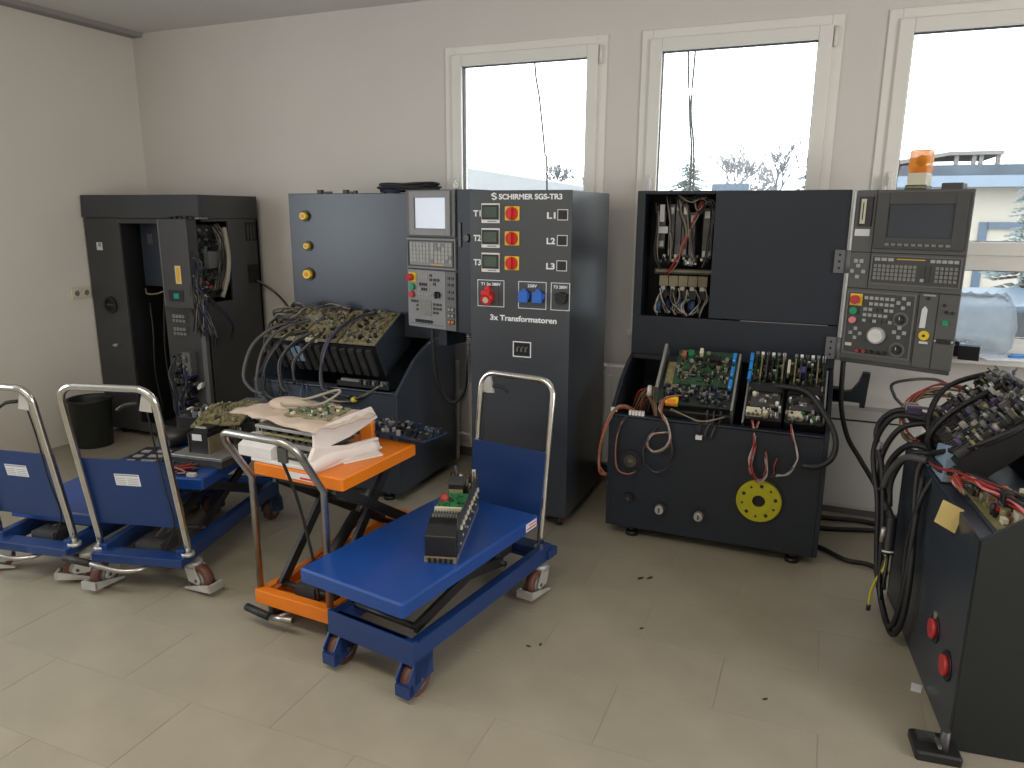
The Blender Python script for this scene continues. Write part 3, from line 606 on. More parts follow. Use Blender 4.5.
for k, z in enumerate((1.648, 1.525, 1.402)):
    front_text('mark_lettering', 'T%d' % (k+1), .018, z-.014, .042, .042, .0012)
    m = MB('white_plastic'); m.box(.066, -.006, z-.047, .166, 0, z+.05); m.use('black_plastic').box(.070, -.010, z-.03, .162, -.006, z+.042); m.use('label_print').box(.10, -.0068, z-.042, .15, -.006, z-.036)
    mt = m.build('panel_meter', tr)
    m = MB('lcd_green'); m.box(.080, -.0115, z-.018, .152, -.010, z+.032); m.build('display', mt)
    m = MB('yellow_plastic'); m.bbox(0, 0, 0, .078, .070, .006, .003)
    m.v = [(.194+v[0], -v[2], z-.034+v[1]) for v in m.v]; m.use('red_plastic'); c0 = (.233, 0, z+.001)
    m.cyl((c0[0], -.006, c0[2]), (c0[0], -.016, c0[2]), .033, .031, 24)
    rs = m.build('rotary_switch', tr)
    m = MB('red_plastic'); m.box(c0[0]-.008, -.036, c0[2]-.027, c0[0]+.008, -.016, c0[2]+.027); m.build('switch_grip', rs, bevel=.003)
    front_text('mark_lettering', 'L%d' % (k+1), .418, z-.022, .042, .044, .0012)
    m = MB('letter_white'); frame_y(m, .472, z-.030, .526, z+.022, .003, -.0012, 0); m.use('black_plastic').box(.478, -.004, z-.025, .520, 0, z+.017); m.build('indicator_lamp', tr)
for x0, x1, cap in ((.040, .191, 'T1 3x 380V'), (.269, .421, '230V'), (.445, .545, 'T3 200V')):
    m = MB('letter_white'); frame_y(m, x0, 1.176, x1, 1.314, .003, -.0012, 0); m.build('outline', tr)
    wd = {'T1 3x 380V': .112, '230V': .05, 'T3 200V': .074}[cap]
    front_text('socket_lettering', cap, (x0+x1)/2-wd/2, 1.286, .02, wd, .0005)
m = MB('wire_grey'); m.box(.072, -.004, 1.188, .156, 0, 1.276); m.use('red_plastic').cyl((.106, -.004, 1.228), (.106, -.045, 1.215), .034, .03, 20); m.box(.082, -.05, 1.24, .128, -.004, 1.262); m.prism([(.088, 1.262), (.122, 1.262), (.112, 1.285), (.100, 1.285)], 'y', -.03, -.004); m.use('cream_plastic').cyl((.106, -.045, 1.215), (.106, -.05, 1.213), .016, n=12)
m.build('power_socket', tr, label='red three-phase socket with hinged cap')
for x in (.304, .380):
    m = MB('blue_plastic'); m.cyl((x, 0, 1.238), (x, -.02, 1.238), .030, n=18); m.box(x-.026, -.032, 1.21, x+.026, -.018, 1.266); m.prism([(x-.016, 1.264), (x+.016, 1.264), (x+.008, 1.278), (x-.008, 1.278)], 'y', -.02, 0); m.box(x+.026, -.02, 1.23, x+.034, 0, 1.258)
    m.build('blue_socket', tr, bevel=.003)
m = MB('black_plastic'); m.cyl((.502, 0, 1.238), (.502, -.024, 1.238), .032, .03, 20); m.box(.472, -.03, 1.252, .534, -.004, 1.262); m.build('black_socket', tr)
m = MB('letter_white'); frame_y(m, .241, .922, .342, 1.004, .005, -.0015, 0); m.use('black_void').box(.25, -.0012, .932, .333, 0, .996); m.use('pendant_mid')
for k, x in enumerate((.262, .285, .308)): m.box(x, -.006, .95, x+.008, -.001, .978); m.box(x, -.006, .972, x+.016, -.001, .978)
m.cyl((.292, 0, 1.014), (.292, -.003, 1.014), .003, n=6); m.cyl((.292, 0, .908), (.292, -.003, .908), .003, n=6)
m.build('connector_cutout', tr)
# ------------------------------------------------------------------ machine behind the orange trolley
W2 = 1.014
m2 = thing('control_cabinet', 'blue-grey machine control cabinet with three yellow buttons and boards in its tray', 'cabinet', (-3.138, 3.474, 0))
stand_shell(m2, W2, 'machine_paint_blue')
m = MB('machine_paint_blue'); m.box(0, .43, .905, W2, .72, 1.762); m.build('upper_body', m2, bevel=.004)
for x, z, r in ((.126, 1.625, .024), (.138, 1.441, .02), (.132, 1.265, .03)):
    m = MB('black_plastic'); m.cyl((x, .43, z), (x, .424, z), r+.012, n=20); m.use('yellow_plastic').cyl((x, .424, z), (x, .395, z), r, r*.9, 18); m.use('orange_plastic').cyl((x, .395, z), (x, .392, z), r*.45, n=12); m.build('yellow_button', m2)
BO = slant(-.01, .126, .885, 27)
m = MB('chip_black'); m.M = BO; m.box(0, 0, -.19, .815, .26, .0); m.use('dark_metal')
for k in range(13): m.box(.02+k*.06, -.02, -.20, .055+k*.06, 0, -.02)
m.M = I4; cr = m.build('card_rack', m2)
for k in range(3):
    m = MB('box_blue' if k else 'aluminium'); m.M = BO; m.box(.16+k*.045, -.026, -.13, .19+k*.045, -.018, -.02); m.build('blue_module', cr)
for k, (x0, x1, sd, mm) in enumerate(((0, .28, 70, 'circuit_tan'), (.29, .55, 71, 'circuit_tan'), (.56, .82, 72, 'circuit_tan'))):
    m = MB(mm); m.M = BO; m.box(x0, .0, .012, x1-.004, .33, .022); bd = m.build('circuit_board', m2)
    m = MB(); m.M = BO @ T(x0, 0, .022); comps(m, x1-x0-.01, .33, 150, sd, .024, edge=.004, mats=['tan_part', 'circuit_tan', 'chip_black', 'circuit_olive', 'tan_part', 'chip_black', 'wire_grey', 'hose_beige'], big=.045); m.build('components', bd, kind='stuff')
for k, x in enumerate((.09, .22, .27)):
    m = MB('hose_beige'); m.M = BO @ T(x, .17, .024); m.box(0, 0, 0, .05, .05, .05); m.use('circuit_olive').cyl((.02, .025, .05), (.02, .025, .065), .018, n=10); m.build('relay', m2)
for k in range(4):
    for xx in (.16, .33): m = MB('cream_plastic'); m.M = BO; m.box(xx+k*.022, -.01, .01, xx+.016+k*.022, .012, .03); m.build('white_plug', m2)
m = MB('machine_paint_blue'); m.M = BO; m.box(.822, -.01, -.20, .83, .33, .03); m.build('rack_side', m2)
m = MB('black_void'); m.box(.02, .02, .60, .95, .045, .67); m.use('tin').box(.62, .03, .70, .93, .05, .712); m.use('chip_black').box(.60, .02, .62, .95, .05, .70)
for k in range(6): m.use('tin' if k % 2 else 'chip_black').box(.76+.028*k, .01, .69, .775+.028*k, .03, .715)
m.build('connector_rail', m2)
m = MB('wire_grey'); m.tube([(.16, .24, .99), (.05, .14, .95), (-.02, .03, .85), (-.045, -.03, .68), (.02, -.04, .60), (.10, -.035, .58)], .011, 7, 6); m.tube([(.25, .26, 1.0), (.14, .14, .96), (.08, .03, .86), (.06, -.03, .70), (.07, -.04, .58), (.14, -.03, .55)], .009, 7, 6); m.build('grey_cable', m2)
wires('black_loom', m2, 80, [[(.30, .16, .95), (.20, .09, .92), (.13, -.0, .80), (.10, -.03, .66), (.12, -.04, .57), (.18, -.03, .55), (.21, -.02, .62)], [(.34, .15, .94), (.26, .07, .89), (.22, -.01, .78), (.24, -.03, .64), (.27, -.03, .60)], [(.42, .14, .94), (.36, .07, .88), (.32, .0, .78), (.33, -.02, .66)]], .006, ('black_rubber', 'black_rubber', 'wire_grey'), .01, 4)
wires('violet_loom', m2, 81, [[(.66, .36, 1.06), (.58, .28, 1.03), (.52, .16, .97), (.50, .05, .87), (.52, -.02, .70), (.58, -.03, .63), (.70, -.02, .61)]], .007, ('wire_violet', 'black_rubber', 'wire_grey'), .012, 6)
wires('yellow_tied_loom', m2, 82, [[(.52, -.02, .61), (.60, -.035, .59), (.72, -.03, .60), (.82, -.01, .64), (.90, .03, .70)]], .005, ('black_rubber', 'wire_tan', 'wire_grey'), .007, 5)
m = MB('wire_yellow'); m.cyl((.735, -.03, .602), (.755, -.028, .612), .016, n=8); m.build('cable_tie', m2)
wires('blue_leads', m2, 83, [[(.37, .0, .66), (.375, -.03, .58), (.40, -.03, .48), (.43, -.02, .44)], [(.40, .0, .66), (.42, -.03, .58), (.43, -.025, .48)], [(.46, -.01, .42), (.56, -.012, .44), (.66, -.01, .40), (.74, -.01, .48), (.76, -.005, .56)], [(.06, -.03, .57), (.065, -.02, .45), (.07, -.02, .36)], [(.12, -.03, .55), (.125, -.02, .42)]], .003, ('wire_lightblue', 'wire_blue'), .006, 2)
wires('grey_tangle', m2, 84, [[(.02, .3, .97), (.08, .30, 1.07), (.18, .28, 1.09), (.28, .3, 1.05), (.36, .32, 1.08), (.46, .36, 1.08)], [(.0, .26, .95), (.04, .2, 1.04), (.16, .2, 1.06), (.22, .24, 1.03)], [(.10, .2, .99), (.2, .16, 1.02), (.26, .2, 1.08), (.34, .28, 1.09)], [(-.0, .1, .80), (.02, .14, .95), (.08, .16, 1.02), (.16, .18, 1.03)]], .005, ('wire_grey', 'black_rubber', 'wire_tan'), .02, 4)
# pendant of this machine
PM2 = T(-2.1+3.138, 3.7-3.474, 0) @ RZ(-15)
m = MB('machine_paint'); m.M = PM2; m.box(-.082, .012, 1.005, .385, .17, 1.772); m.use('dark_metal').box(.30, .004, 1.47, .32, .012, 1.60); m.cyl((.36, .012, 1.52), (.36, -.004, 1.52), .022, n=12)
pd2 = m.build('control_pendant', m2, bevel=.003, label='pale grey operator panel with a lit screen above two keypads')
m = MB('machine_paint'); m.M = PM2; m.box(.06, .10, .90, .12, .40, .99); m.box(.06, .15, 1.0, .30, .30, 1.3); m.build('pendant_arm', m2)
sub('upper_fascia', 'pendant_mid', lambda m: (m.box(-.084, 0, 1.52, .282, .012, 1.772), m.use('pendant_light'), frame_y(m, -.05, 1.528, .255, 1.765, .035, -.012, 0), m.use('pendant_mid').box(-.08, -.004, 1.525, .278, 0, 1.53)), PM2, pd2, .003)
sub('screen', 'screen_lit', lambda m: m.box(-.008, -.004, 1.566, .214, 0, 1.732), PM2, pd2)
sub('keyboard', 'pendant_light', lambda m: (m.box(-.084, 0, 1.345, .282, .012, 1.512), m.use('pendant_dark'), frame_y(m, -.075, 1.355, .272, 1.502, .008, -.006, 0), m.use('yellow_label').box(.10, -.002, 1.366, .2, 0, 1.371)), PM2, pd2)
sub('keyboard_keys', 'key_light', lambda m: (keygrid(m, -.06, 1.378, .09, 1.49, 6, 5, 'key_light', .18, .004), keygrid(m, .10, 1.378, .26, 1.49, 6, 5, 'key_light', .18, .004, alt='key_grey')), PM2, pd2, kind='stuff')
sub('operator_plate', 'pendant_light', lambda m: (m.box(-.084, 0, 1.012, .205, .012, 1.335), m.use('pendant_mid').box(.207, 0, 1.012, .282, .012, 1.335), m.use('pendant_dark').box(-.07, -.001, 1.03, .19, 0, 1.032)), PM2, pd2)
def op2(m):
    keygrid(m, .085, 1.25, .165, 1.32, 3, 3, 'key_dark', .35, .005, skip=.3, seed=3); keygrid(m, .005, 1.215, .09, 1.27, 5, 2, 'key_dark', .4, .005, alt='key_light')
    keygrid(m, -.06, 1.10, .0, 1.17, 3, 3, 'key_dark', .4, .005, skip=.3, seed=4); keygrid(m, .11, 1.09, .18, 1.16, 3, 3, 'key_dark', .4, .005, skip=.3, seed=5); keygrid(m, .0, 1.285, .075, 1.31, 4, 1, 'key_light', .3, .004)
    keygrid(m, .0, 1.19, .10, 1.207, 5, 1, 'key_light', .3, .004); m.use('key_grey').box(.01, -.003, 1.08, .10, 0, 1.17)
    for z in (1.30, 1.265, 1.225, 1.19): m.use('key_dark').box(.225, -.005, z-.007, .24, 0, z+.007); m.box(.252, -.005, z-.007, .268, 0, z+.007)
    for z, c in ((1.13, 'key_light'), (1.095, 'key_light'), (1.06, 'orange_plastic')): m.use('key_dark').box(.222, -.004, z-.012, .272, 0, z+.012); m.use(c).box(.227, -.007, z-.007, .241, 0, z+.007); m.box(.252, -.007, z-.007, .266, 0, z+.007)
    for k in range(6): m.use('black_plastic').box(-.02+.022*k, -.012, 1.04, -.005+.022*k, 0, 1.056)
sub('operator_keys', 'key_dark', op2, PM2, pd2, kind='stuff')
sub('emergency_stop', 'yellow_plastic', lambda m: (m.box(-.068, -.008, 1.268, -.016, 0, 1.318), m.use('red_button').cyl((-.045, -.008, 1.293), (-.05, -.035, 1.293), .02, n=14)), PM2, pd2)
sub('start_button', 'green_button', lambda m: m.cyl((-.042, 0, 1.238), (-.042, -.02, 1.238), .018, n=14), PM2, pd2)
sub('stop_button', 'red_button', lambda m: m.cyl((-.048, 0, 1.196), (-.048, -.02, 1.196), .018, n=14), PM2, pd2)
sub('rotary_knob', 'black_plastic', lambda m: (m.cyl((.152, 0, 1.204), (.152, -.02, 1.204), .018, n=14), m.box(.148, -.03, 1.185, .156, -.018, 1.224)), PM2, pd2)
sub('pendant_tip', 'white_plastic', lambda m: (m.cyl((.25, .04, 1.772), (.25, .04, 1.80), .012, n=8), m.cyl((.25, .04, 1.80), (.25, .04, 1.822), .006, n=8)), PM2, pd2)
m = MB('black_rubber'); m.tube([(1.135, .20, 1.01), (1.14, .2, .90), (1.152, .22, .70), (1.19, .24, .60), (1.24, .26, .575), (1.30, .27, .65), (1.31, .28, .80), (1.315, .3, .92)], .011, 8, 6); m.build('pendant_cable', m2)
m = MB('chrome_dull')
for k in range(24): m.ring((1.32, .29, .70+k*.013), (0, 0, 1), .008, .013, .006, 8)
m.build('cable_coil', m2)
# loose cable coil on top of this machine
cc = MB('black_rubber'); rg = random.Random(7)
for k in range(7):
    a, b = rg.uniform(.17, .22), rg.uniform(.04, .07)
    pts = []
    for i in range(11):
        t = i/10*2*math.pi; pts.append((a*math.cos(t)*(1+.04*rg.random()), b*math.sin(t), .012+.012*(k % 4)+.012*(1+math.sin(t*2+k))/2))
    cc.tube(pts, .007, 6, 5)
o = tag(cc.build('cable_coil'), 'coil of black cable lying on top of the blue-grey cabinet', 'cable'); o.location = (-2.33, 4.02, 1.762)
o = tag(MB('wire_blue').tube([(-.06, 0, .006), (-.02, .015, .02), (.03, -.01, .012), (.07, .01, .006)], .006, 6).tube([(-.05, .02, .006), (0, -.01, .008), (.06, .02, .006)], .006, 6).build('blue_cable'), 'short blue cable beside the black coil on the blue-grey cabinet', 'cable'); o.location = (-2.42, 3.94, 1.762)
for k, (x, w) in enumerate(((.21, .09), (.40, .10))):
    mb = MB('black_plastic'); mb.box(0, 0, 0, .03, .03, .022).box(.04 if k else .05, .005, 0, .06 if k else .1, .02, .012)
    if k: mb.box(.075, 0, 0, .095, .02, .016)
    o = tag(mb.build('plug'), 'small black plug on top edge of blue-grey cabinet, ' + ('nearer its middle' if k else 'nearer its left end'), 'plug'); o.location = (-3.138+x, 3.92, 1.762)
# ------------------------------------------------------------------ corner cabinet
m1 = thing('machine_cabinet', 'dark grey corner machine cabinet with a tall opening and hanging wire bundles', 'cabinet', (-4.915, 3.85, 0))
WA, DA = 1.085, .555
m = MB('machine_paint_grey'); m.box(0, 0, .05, .34, .02, 1.60); m.box(.34, 0, 1.565, .72, .02, 1.60); m.box(.34, 0, .05, .70, .02, .12); m.build('front_panel', m1, bevel=.003)
m = MB('machine_paint_grey'); m.box(.70, .0, .05, 1.03, .02, 1.60); m.build('centre_panel', m1, bevel=.003)
m = MB('machine_paint_grey'); m.box(WA-.02, .02, .05, WA, DA, 1.04); m.box(WA-.02, .255, 1.04, WA, DA, 1.60); m.box(WA-.02, .02, 1.583, WA, .255, 1.60); m.build('side_panel', m1, bevel=.003)
m = MB('machine_paint_grey'); m.box(0, .02, .05, .02, DA, 1.745); m.box(.02, DA-.02, .05, WA, DA, 1.745); m.box(.02, .02, .05, WA-.02, DA-.02, .07); m.box(.02, .02, 1.725, WA-.02, DA-.02, 1.745); m.build('cabinet_body', m1)
m = MB('hood_paint'); m.prism([(-.012, 1.602), (-.004, 1.758), (.03, 1.758), (.03, 1.602)], 'x', 0, WA+.004); m.build('hood', m1, bevel=.003, label='glossy front hood panel')
m = MB('machine_paint_grey'); m.box(WA-.02, .031, 1.602, WA+.004, DA, 1.757); m.build('hood', m1, bevel=.003)
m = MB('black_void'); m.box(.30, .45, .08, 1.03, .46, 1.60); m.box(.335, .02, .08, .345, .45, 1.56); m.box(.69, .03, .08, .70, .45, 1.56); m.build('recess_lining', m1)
m = MB('machine_paint_blue'); m.box(.36, .16, 1.12, .69, .18, 1.56); m.use('wire_grey').box(.43, .155, 1.42, .48, .16, 1.49); m.build('inner_plate', m1)
m = MB('wire_tan'); m.tube([(.40, .12, 1.10), (.46, .08, 1.07), (.55, .08, 1.075), (.62, .10, 1.10)], .006, 6); m.build('lead', m1)
m = MB('black_rubber'); m.tube([(.60, .1, 1.05), (.62, .06, .9), (.60, .06, .6), (.62, .08, .2)], .008, 6); m.tube([(.45, .1, 1.0), (.50, .06, .8), (.48, .06, .5), (.5, .08, .2)], .006, 6); m.build('inner_cable', m1)
m = MB('pendant_dark'); m.box(.81, -.09, 1.01, 1.055, 0, 1.60); m.use('pendant_mid').box(.803, -.092, 1.02, .811, -.02, 1.60); m.build('terminal_box', m1, bevel=.004)
m = MB('yellow_label'); m.box(.925, -.093, 1.175, .975, -.09, 1.295); m.use('cream_plastic'); frame_y(m, .927, 1.178, .973, 1.292, .007, -.0945, -.093); m.build('yellow_sticker', m1)
m = MB('black_plastic'); m.box(.85, -.094, 1.055, .98, -.09, 1.13); m.use('lcd_teal').box(.895, -.0955, 1.075, .94, -.094, 1.11); m.build('display', m1)
m = MB('label_white'); m.box(.105, -.002, 1.375, .16, 0, 1.43); m.use('label_print').box(.125, -.003, 1.40, .15, -.002, 1.425); m.build('sticker', m1)
m = MB('black_plastic'); m.ring((.18, 0, .985), (0, -1, 0), .045, .062, .014); m.use('black_void').cyl((.18, .001, .985), (.18, -.003, .985), .046); m.use('dark_metal').box(.14, -.01, .98, .22, -.003, .99); m.build('round_port', m1)
m = MB('zinc'); m.cyl((.204, 0, .693), (.204, -.03, .693), .011); m.box(.19, -.034, .688, .235, -.028, .698); m.build('latch', m1)
for y, z in ((.478, 1.51), (.475, 1.21)):
    m = MB('black_void'); m.box(WA, y-.055, z-.065, WA+.002, y+.055, z+.065); m.use('dark_metal')
    if z > 1.4:
        for k in range(3): m.box(WA+.002, y-.042+.032*k, z-.055, WA+.004, y-.026+.032*k, z+.05)
    m.build('vent_port', m1)
m = MB('black_plastic')
for k in range(5): m.box(.86+.045*k, -.05, 1.60, .89+.045*k, -.01, 1.615+.004*(k % 2))
m.use('tin').box(1.06, -.03, 1.60, 1.11, .05, 1.61); m.build('hood_clips', m1, kind='stuff')
m = MB('grey_post'); m.prism([(-.032, .30), (-.002, .30), (-.002, 1.0), (-.032, 1.0)], 'x', WA-.045, WA-.005); m.build('conduit', m1)
mb = MB(); mb.M = T(WA-.06, .03, 1.06) @ RZ(90) @ RX(90)
mb.use('circuit_dark').box(0, 0, -.03, .22, .50, -.02); comps(mb, .21, .50, 110, 91, .045, big=.05, z=-.02, mats=['chip_black', 'dark_metal', 'wire_grey', 'chip_black', 'tan_part', 'black_plastic', 'pendant_mid'])
mb.build('component_board', m1, kind='stuff')
m = MB('pendant_mid'); m.box(WA-.06, .07, 1.27, WA-.02, .17, 1.38); m.build('power_supply', m1)
m = MB('tin'); frame_y(m, 0, 0, .035, .16, .004, 0, .01); m.v = [(WA-.02+v[1], .17+v[0], 1.30+v[2]) for v in m.v]; m.build('metal_bracket', m1)
m = MB('hose_beige'); m.tube([(WA+.0, .215, 1.54), (WA+.025, .20, 1.46), (WA+.035, .20, 1.34), (WA+.03, .18, 1.2), (WA+.01, .14, 1.07)], .016, 10, 6); m.build('beige_hose', m1)
wires('wire_bundle', m1, 92, [[(WA-.02, .13+.03*k, 1.56), (WA+.02, .14+.03*k, 1.45), (WA+.02, .13+.03*k, 1.28), (WA+.02, .07+.03*k, 1.12)] for k in range(3)], .004, ('black_rubber', 'wire_tan', 'black_rubber', 'wire_grey'), .012, 4)
wires('wire_bundle', m1, 93, [[(1.04+.012*k, -.03, 1.30), (1.06+.012*k, -.07, 1.18), (1.05+.02*k, -.07, 1.08), (1.05+.025*k, -.06, .98), (1.04+.035*k, -.05, .84)] for k in range(5)], .004, ('black_rubber', 'wire_grey', 'black_rubber', 'wire_blue', 'black_rubber', 'wire_tan'), .03, 6)
wires('wire_bundle', m1, 94, [[(1.07, -.05, 1.12), (1.11, -.06, 1.0), (1.14, -.03, .88), (1.13, -.0, .76)], [(1.10, -.02, 1.1), (1.16, .05, 1.0), (1.18, .12, .88), (1.14, .16, .78)], [(.98, -.03, 1.45), (1.03, -.06, 1.38), (1.09, -.04, 1.30), (1.08, -.05, 1.2)]], .0035, ('wire_blue', 'black_rubber', 'wire_grey'), .022, 5)
rg = random.Random(95); m = MB()
for k in range(70):
    m.use(rg.choice(['chip_black', 'wire_grey', 'tin', 'wire_grey', 'chip_black', 'wire_red', 'cream_plastic'])); x, z = rg.uniform(.97, 1.12), rg.uniform(1.02, 1.24); s_ = rg.uniform(.006, .018); y = rg.uniform(-.08, .0); m.box(x, y, z, x+s_, y+.02, z+s_)
m.build('plug_cluster', m1, kind='stuff')
for z in (.93, .84):
    m = MB('key_grey')
    for k in range(4): m.box(.79+.028*k, -.025, z, .812+.028*k, 0, z+.022); m.box(.785+.03*k, -.022, z-.03, .805+.03*k, 0, z-.012)
    m.build('terminal_strip', m1)
rg = random.Random(96); m = MB()
for k in range(90):
    m.use(rg.choice(['chip_black', 'wire_grey', 'chip_black', 'wire_blue', 'tin', 'hose_beige'])); x, z = rg.uniform(.80, .95), rg.uniform(.22, .66); s_ = rg.uniform(.008, .026); y = rg.uniform(-.09, -.03); m.box(x, y, z, x+s_, 0, z+s_)
m.build('relay_cluster', m1, kind='stuff')
m = MB('pendant_mid'); m.box(.88, -.06, .52, .95, 0, .70); m.build('grey_module', m1)
wires('wire_bundle', m1, 97, [[(.83, -.06, .66), (.81, -.10, .55), (.84, -.11, .42), (.82, -.1, .28), (.86, -.09, .18)], [(.90, -.06, .6), (.92, -.1, .48), (.88, -.11, .35), (.9, -.1, .2)]], .004, ('black_rubber', 'wire_blue', 'wire_grey'), .02, 6)
m = MB('white_plastic'); m.prism([(1.0, .44), (1.03, .46), (1.045, .50), (1.02, .49), (.99, .46)], 'y', -.06, -.03); m.build('white_tie', m1)
for x in (.1, WA-.1):
    for y in (.08, DA-.08):
        m = MB(); adj_foot(m, x, y, .05); m.build('foot', m1)
wires('cross_cables', m1, 98, [[(WA-.01, .50, 1.16), (WA+.16, .50, 1.08), (WA+.38, .36, .99), (WA+.56, .12, .96), (WA+.665, .0, .99)]], .007, ('wire_tan', 'black_rubber', 'wire_tan'), .012, 3)
# ------------------------------------------------------------------ machine in the right foreground
m4 = thing('control_cabinet', 'black machine cabinet in the right foreground with red buttons on its side facing left', 'cabinet', (.407, 3.43, .055), -84)
W4 = 1.03
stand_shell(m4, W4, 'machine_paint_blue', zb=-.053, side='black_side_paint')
for x, z in ((.735, .20), (.905, .165)):
    m = MB('black_plastic'); m.cyl((x, 0, z), (x, -.005, z), .05, n=24); m.use('red_button').cyl((x, -.005, z), (x, -.018, z), .036, .033, 20)
    if x < .8: m.use('zinc').box(x-.008, -.010, z+.04, x+.008, -.002, z+.062)
    m.build('red_button', m4)
# tray ledge, boards, wiring of the foreground machine
m = MB('machine_paint_blue'); m.box(.02, .05, .655, W4-.02, .30, .667); m.build('tray_plate', m4)
m = MB('circuit_olive'); m.M = T(.60, .06, .668); m.box(0, 0, 0, .36, .22, .008); bd = m.build('circuit_board', m4, label='olive circuit board on the tray edge')
m = MB(); m.M = T(.60, .06, .676); comps(m, .36, .22, 110, 101, .04, mats=['chip_black', 'tan_part', 'circuit_olive', 'cream_plastic', 'tin', 'orange_plastic', 'chip_black', 'wire_red'], big=.06); m.build('components', bd, kind='stuff')
m = MB('chip_black'); m.M = T(.80, .10, .676); m.bbox(0, 0, 0, .045, .045, .075, .004); m.build('relay', bd)
for k in range(2):
    x0 = .11+.26*k
    m = MB('chip_black'); m.M = slant(x0, .09, .69, 44); m.box(0, 0, 0, .24, .36, .10); m.use('dark_metal')
    for q in range(9): m.box(.01+q*.025, .02, .10, .02+q*.025, .16, .125)
    m.use('label_white').box(.05, .10, .125, .14, .104, .127)
    m.M = I4; dr = m.build('drive_unit', m4)
    m = MB(); m.M = slant(x0, .09, .69, 44) @ T(0, .05, .10); comps(m, .24, .31, 260, 110+k, .045, edge=.004, big=.03, mats=['chip_black', 'wire_violet', 'tin', 'wire_grey', 'hose_beige', 'key_light', 'chip_black', 'circuit_olive', 'chip_black', 'dark_metal', 'pendant_mid']); m.build('components', dr, kind='stuff')
m = MB('green_lamp'); m.cyl((.36, .30, .80), (.36, .27, .80), .018, n=14); m.use('chip_black').box(.30, .30, .68, .42, .34, .84); m.build('green_lamp', m4)
m = MB('box_blue'); m.prism([(.38, .667), (.53, .667), (.55, .76), (.52, .80), (.42, .78)], 'y', .01, .055); m.build('blue_grey_box', m4, label='pale blue plastic box behind the loom')
wires('front_loom', m4, 120, [[(.30, .02, .70), (.46, .0, .705), (.62, .05, .72), (.80, .10, .735), (1.0, .16, .74)], [(.34, .03, .70), (.5, .02, .72), (.66, .09, .74), (.9, .16, .75)]], .006, ('black_rubber', 'wire_grey', 'black_rubber', 'wire_red', 'wire_grey'), .014, 6)
wires('red_loom', m4, 121, [[(.58, .02, .69), (.66, .06, .73), (.74, .08, .735), (.85, .12, .73), (1.0, .14, .72)], [(.55, .05, .70), (.64, .02, .72), (.7, .03, .70)]], .006, ('wire_red', 'wire_orange', 'wire_tan', 'pink_button'), .012, 5)
wires('tray_loom', m4, 122, [[(.05, .28, 1.0), (.10, .10, .93), (.2, .02, .82), (.30, .03, .70)], [(.30, .24, 1.0), (.34, .06, .88), (.32, .0, .78), (.30, .02, .71)], [(.62, .30, .98), (.60, .10, .84), (.48, .0, .76), (.32, .02, .71)]], .010, ('black_rubber',), .012, 2)
wires('tan_loom', m4, 123, [[(-.02, .22, .86), (-.05, .06, .86), (-.03, -.02, .78), (.02, -.02, .70), (.12, .02, .68)], [(.02, .26, .88), (-.03, .1, .90), (-.04, 0, .82), (.0, -.02, .72), (.1, .0, .69)]], .004, ('wire_tan', 'wire_red', 'cream_plastic', 'wire_orange', 'wire_grey'), .018, 7)
m = MB('wire_violet'); m.box(.02, -.03, .80, .10, .02, .83); m.use('key_light').box(.017, -.033, .80, .026, .02, .834); m.box(.06, -.034, .80, .067, .02, .834); m.use('chip_black').box(.02, -.02, .77, .11, .03, .80); m.build('ribbon_plug', m4)
wires('purple_leads', m4, 124, [[(.06, .40, 1.06), (.16, .36, 1.03), (.28, .36, 1.0), (.40, .40, 1.03), (.55, .48, 1.05)], [(.10, .32, 1.0), (.2, .28, .99), (.34, .28, .98)]], .005, ('wire_violet', 'wire_grey', 'black_rubber', 'wire_white'), .02, 6)
# hanging black cables, each its own part
HC = [([(.10, .05, .80), (.04, -.06, .80), (.0, -.12, .70), (.10, -.10, .55), (.18, -.09, .36), (.26, -.09, .16), (.36, -.07, .05), (.46, -.06, .05), (.52, -.05, .18), (.48, -.04, .36), (.36, -.03, .62), (.34, .0, .70)], .012),
      ([(.12, .04, .79), (.08, -.08, .78), (.04, -.13, .62), (.14, -.11, .42), (.22, -.10, .22), (.34, -.08, .075), (.44, -.07, .07), (.50, -.06, .22), (.46, -.04, .45), (.40, -.02, .64)], .011),
      ([(.12, .06, .78), (.10, -.05, .74), (.06, -.10, .60), (.10, -.09, .46), (.20, -.07, .40), (.24, -.06, .34)], .012),
      ([(.30, .06, .71), (.20, -.03, .70), (.13, -.08, .60), (.12, -.09, .48), (.18, -.08, .40)], .013),
      ([(.34, .05, .71), (.26, -.04, .68), (.20, -.08, .55), (.22, -.08, .44)], .011),
      ([(.42, .03, .69), (.45, -.03, .56), (.43, -.05, .35), (.48, -.05, .16), (.46, -.06, .09)], .010)]
for pts, r in HC:
    pts = [(x, y, z-.045 if z < .3 else z) for x, y, z in pts]
    MB('black_rubber').tube(pts, r, 8, 6).build('hanging_cable', m4)
MB('wire_grey').tube([(.36, .0, .69), (.28, -.06, .67), (.20, -.09, .58), (.16, -.10, .50)], .014, 8).build('grey_cable', m4)
MB('pendant_light').tube([(.06, -.11, .66), (.04, -.12, .58), (.07, -.12, .50), (.12, -.11, .47)], .009, 8).build('pale_sleeve', m4)
m = MB('black_rubber'); m.tube([(.23, -.07, .40), (.26, -.075, .32), (.29, -.08, .26)], .022, 8); m.use('zinc').cyl((.255, -.10, .30), (.26, -.10, .36), .01, n=8); m.use('white_plastic').cyl((.285, -.08, .275), (.287, -.08, .268), .023, n=8); m.build('sheath', m4)
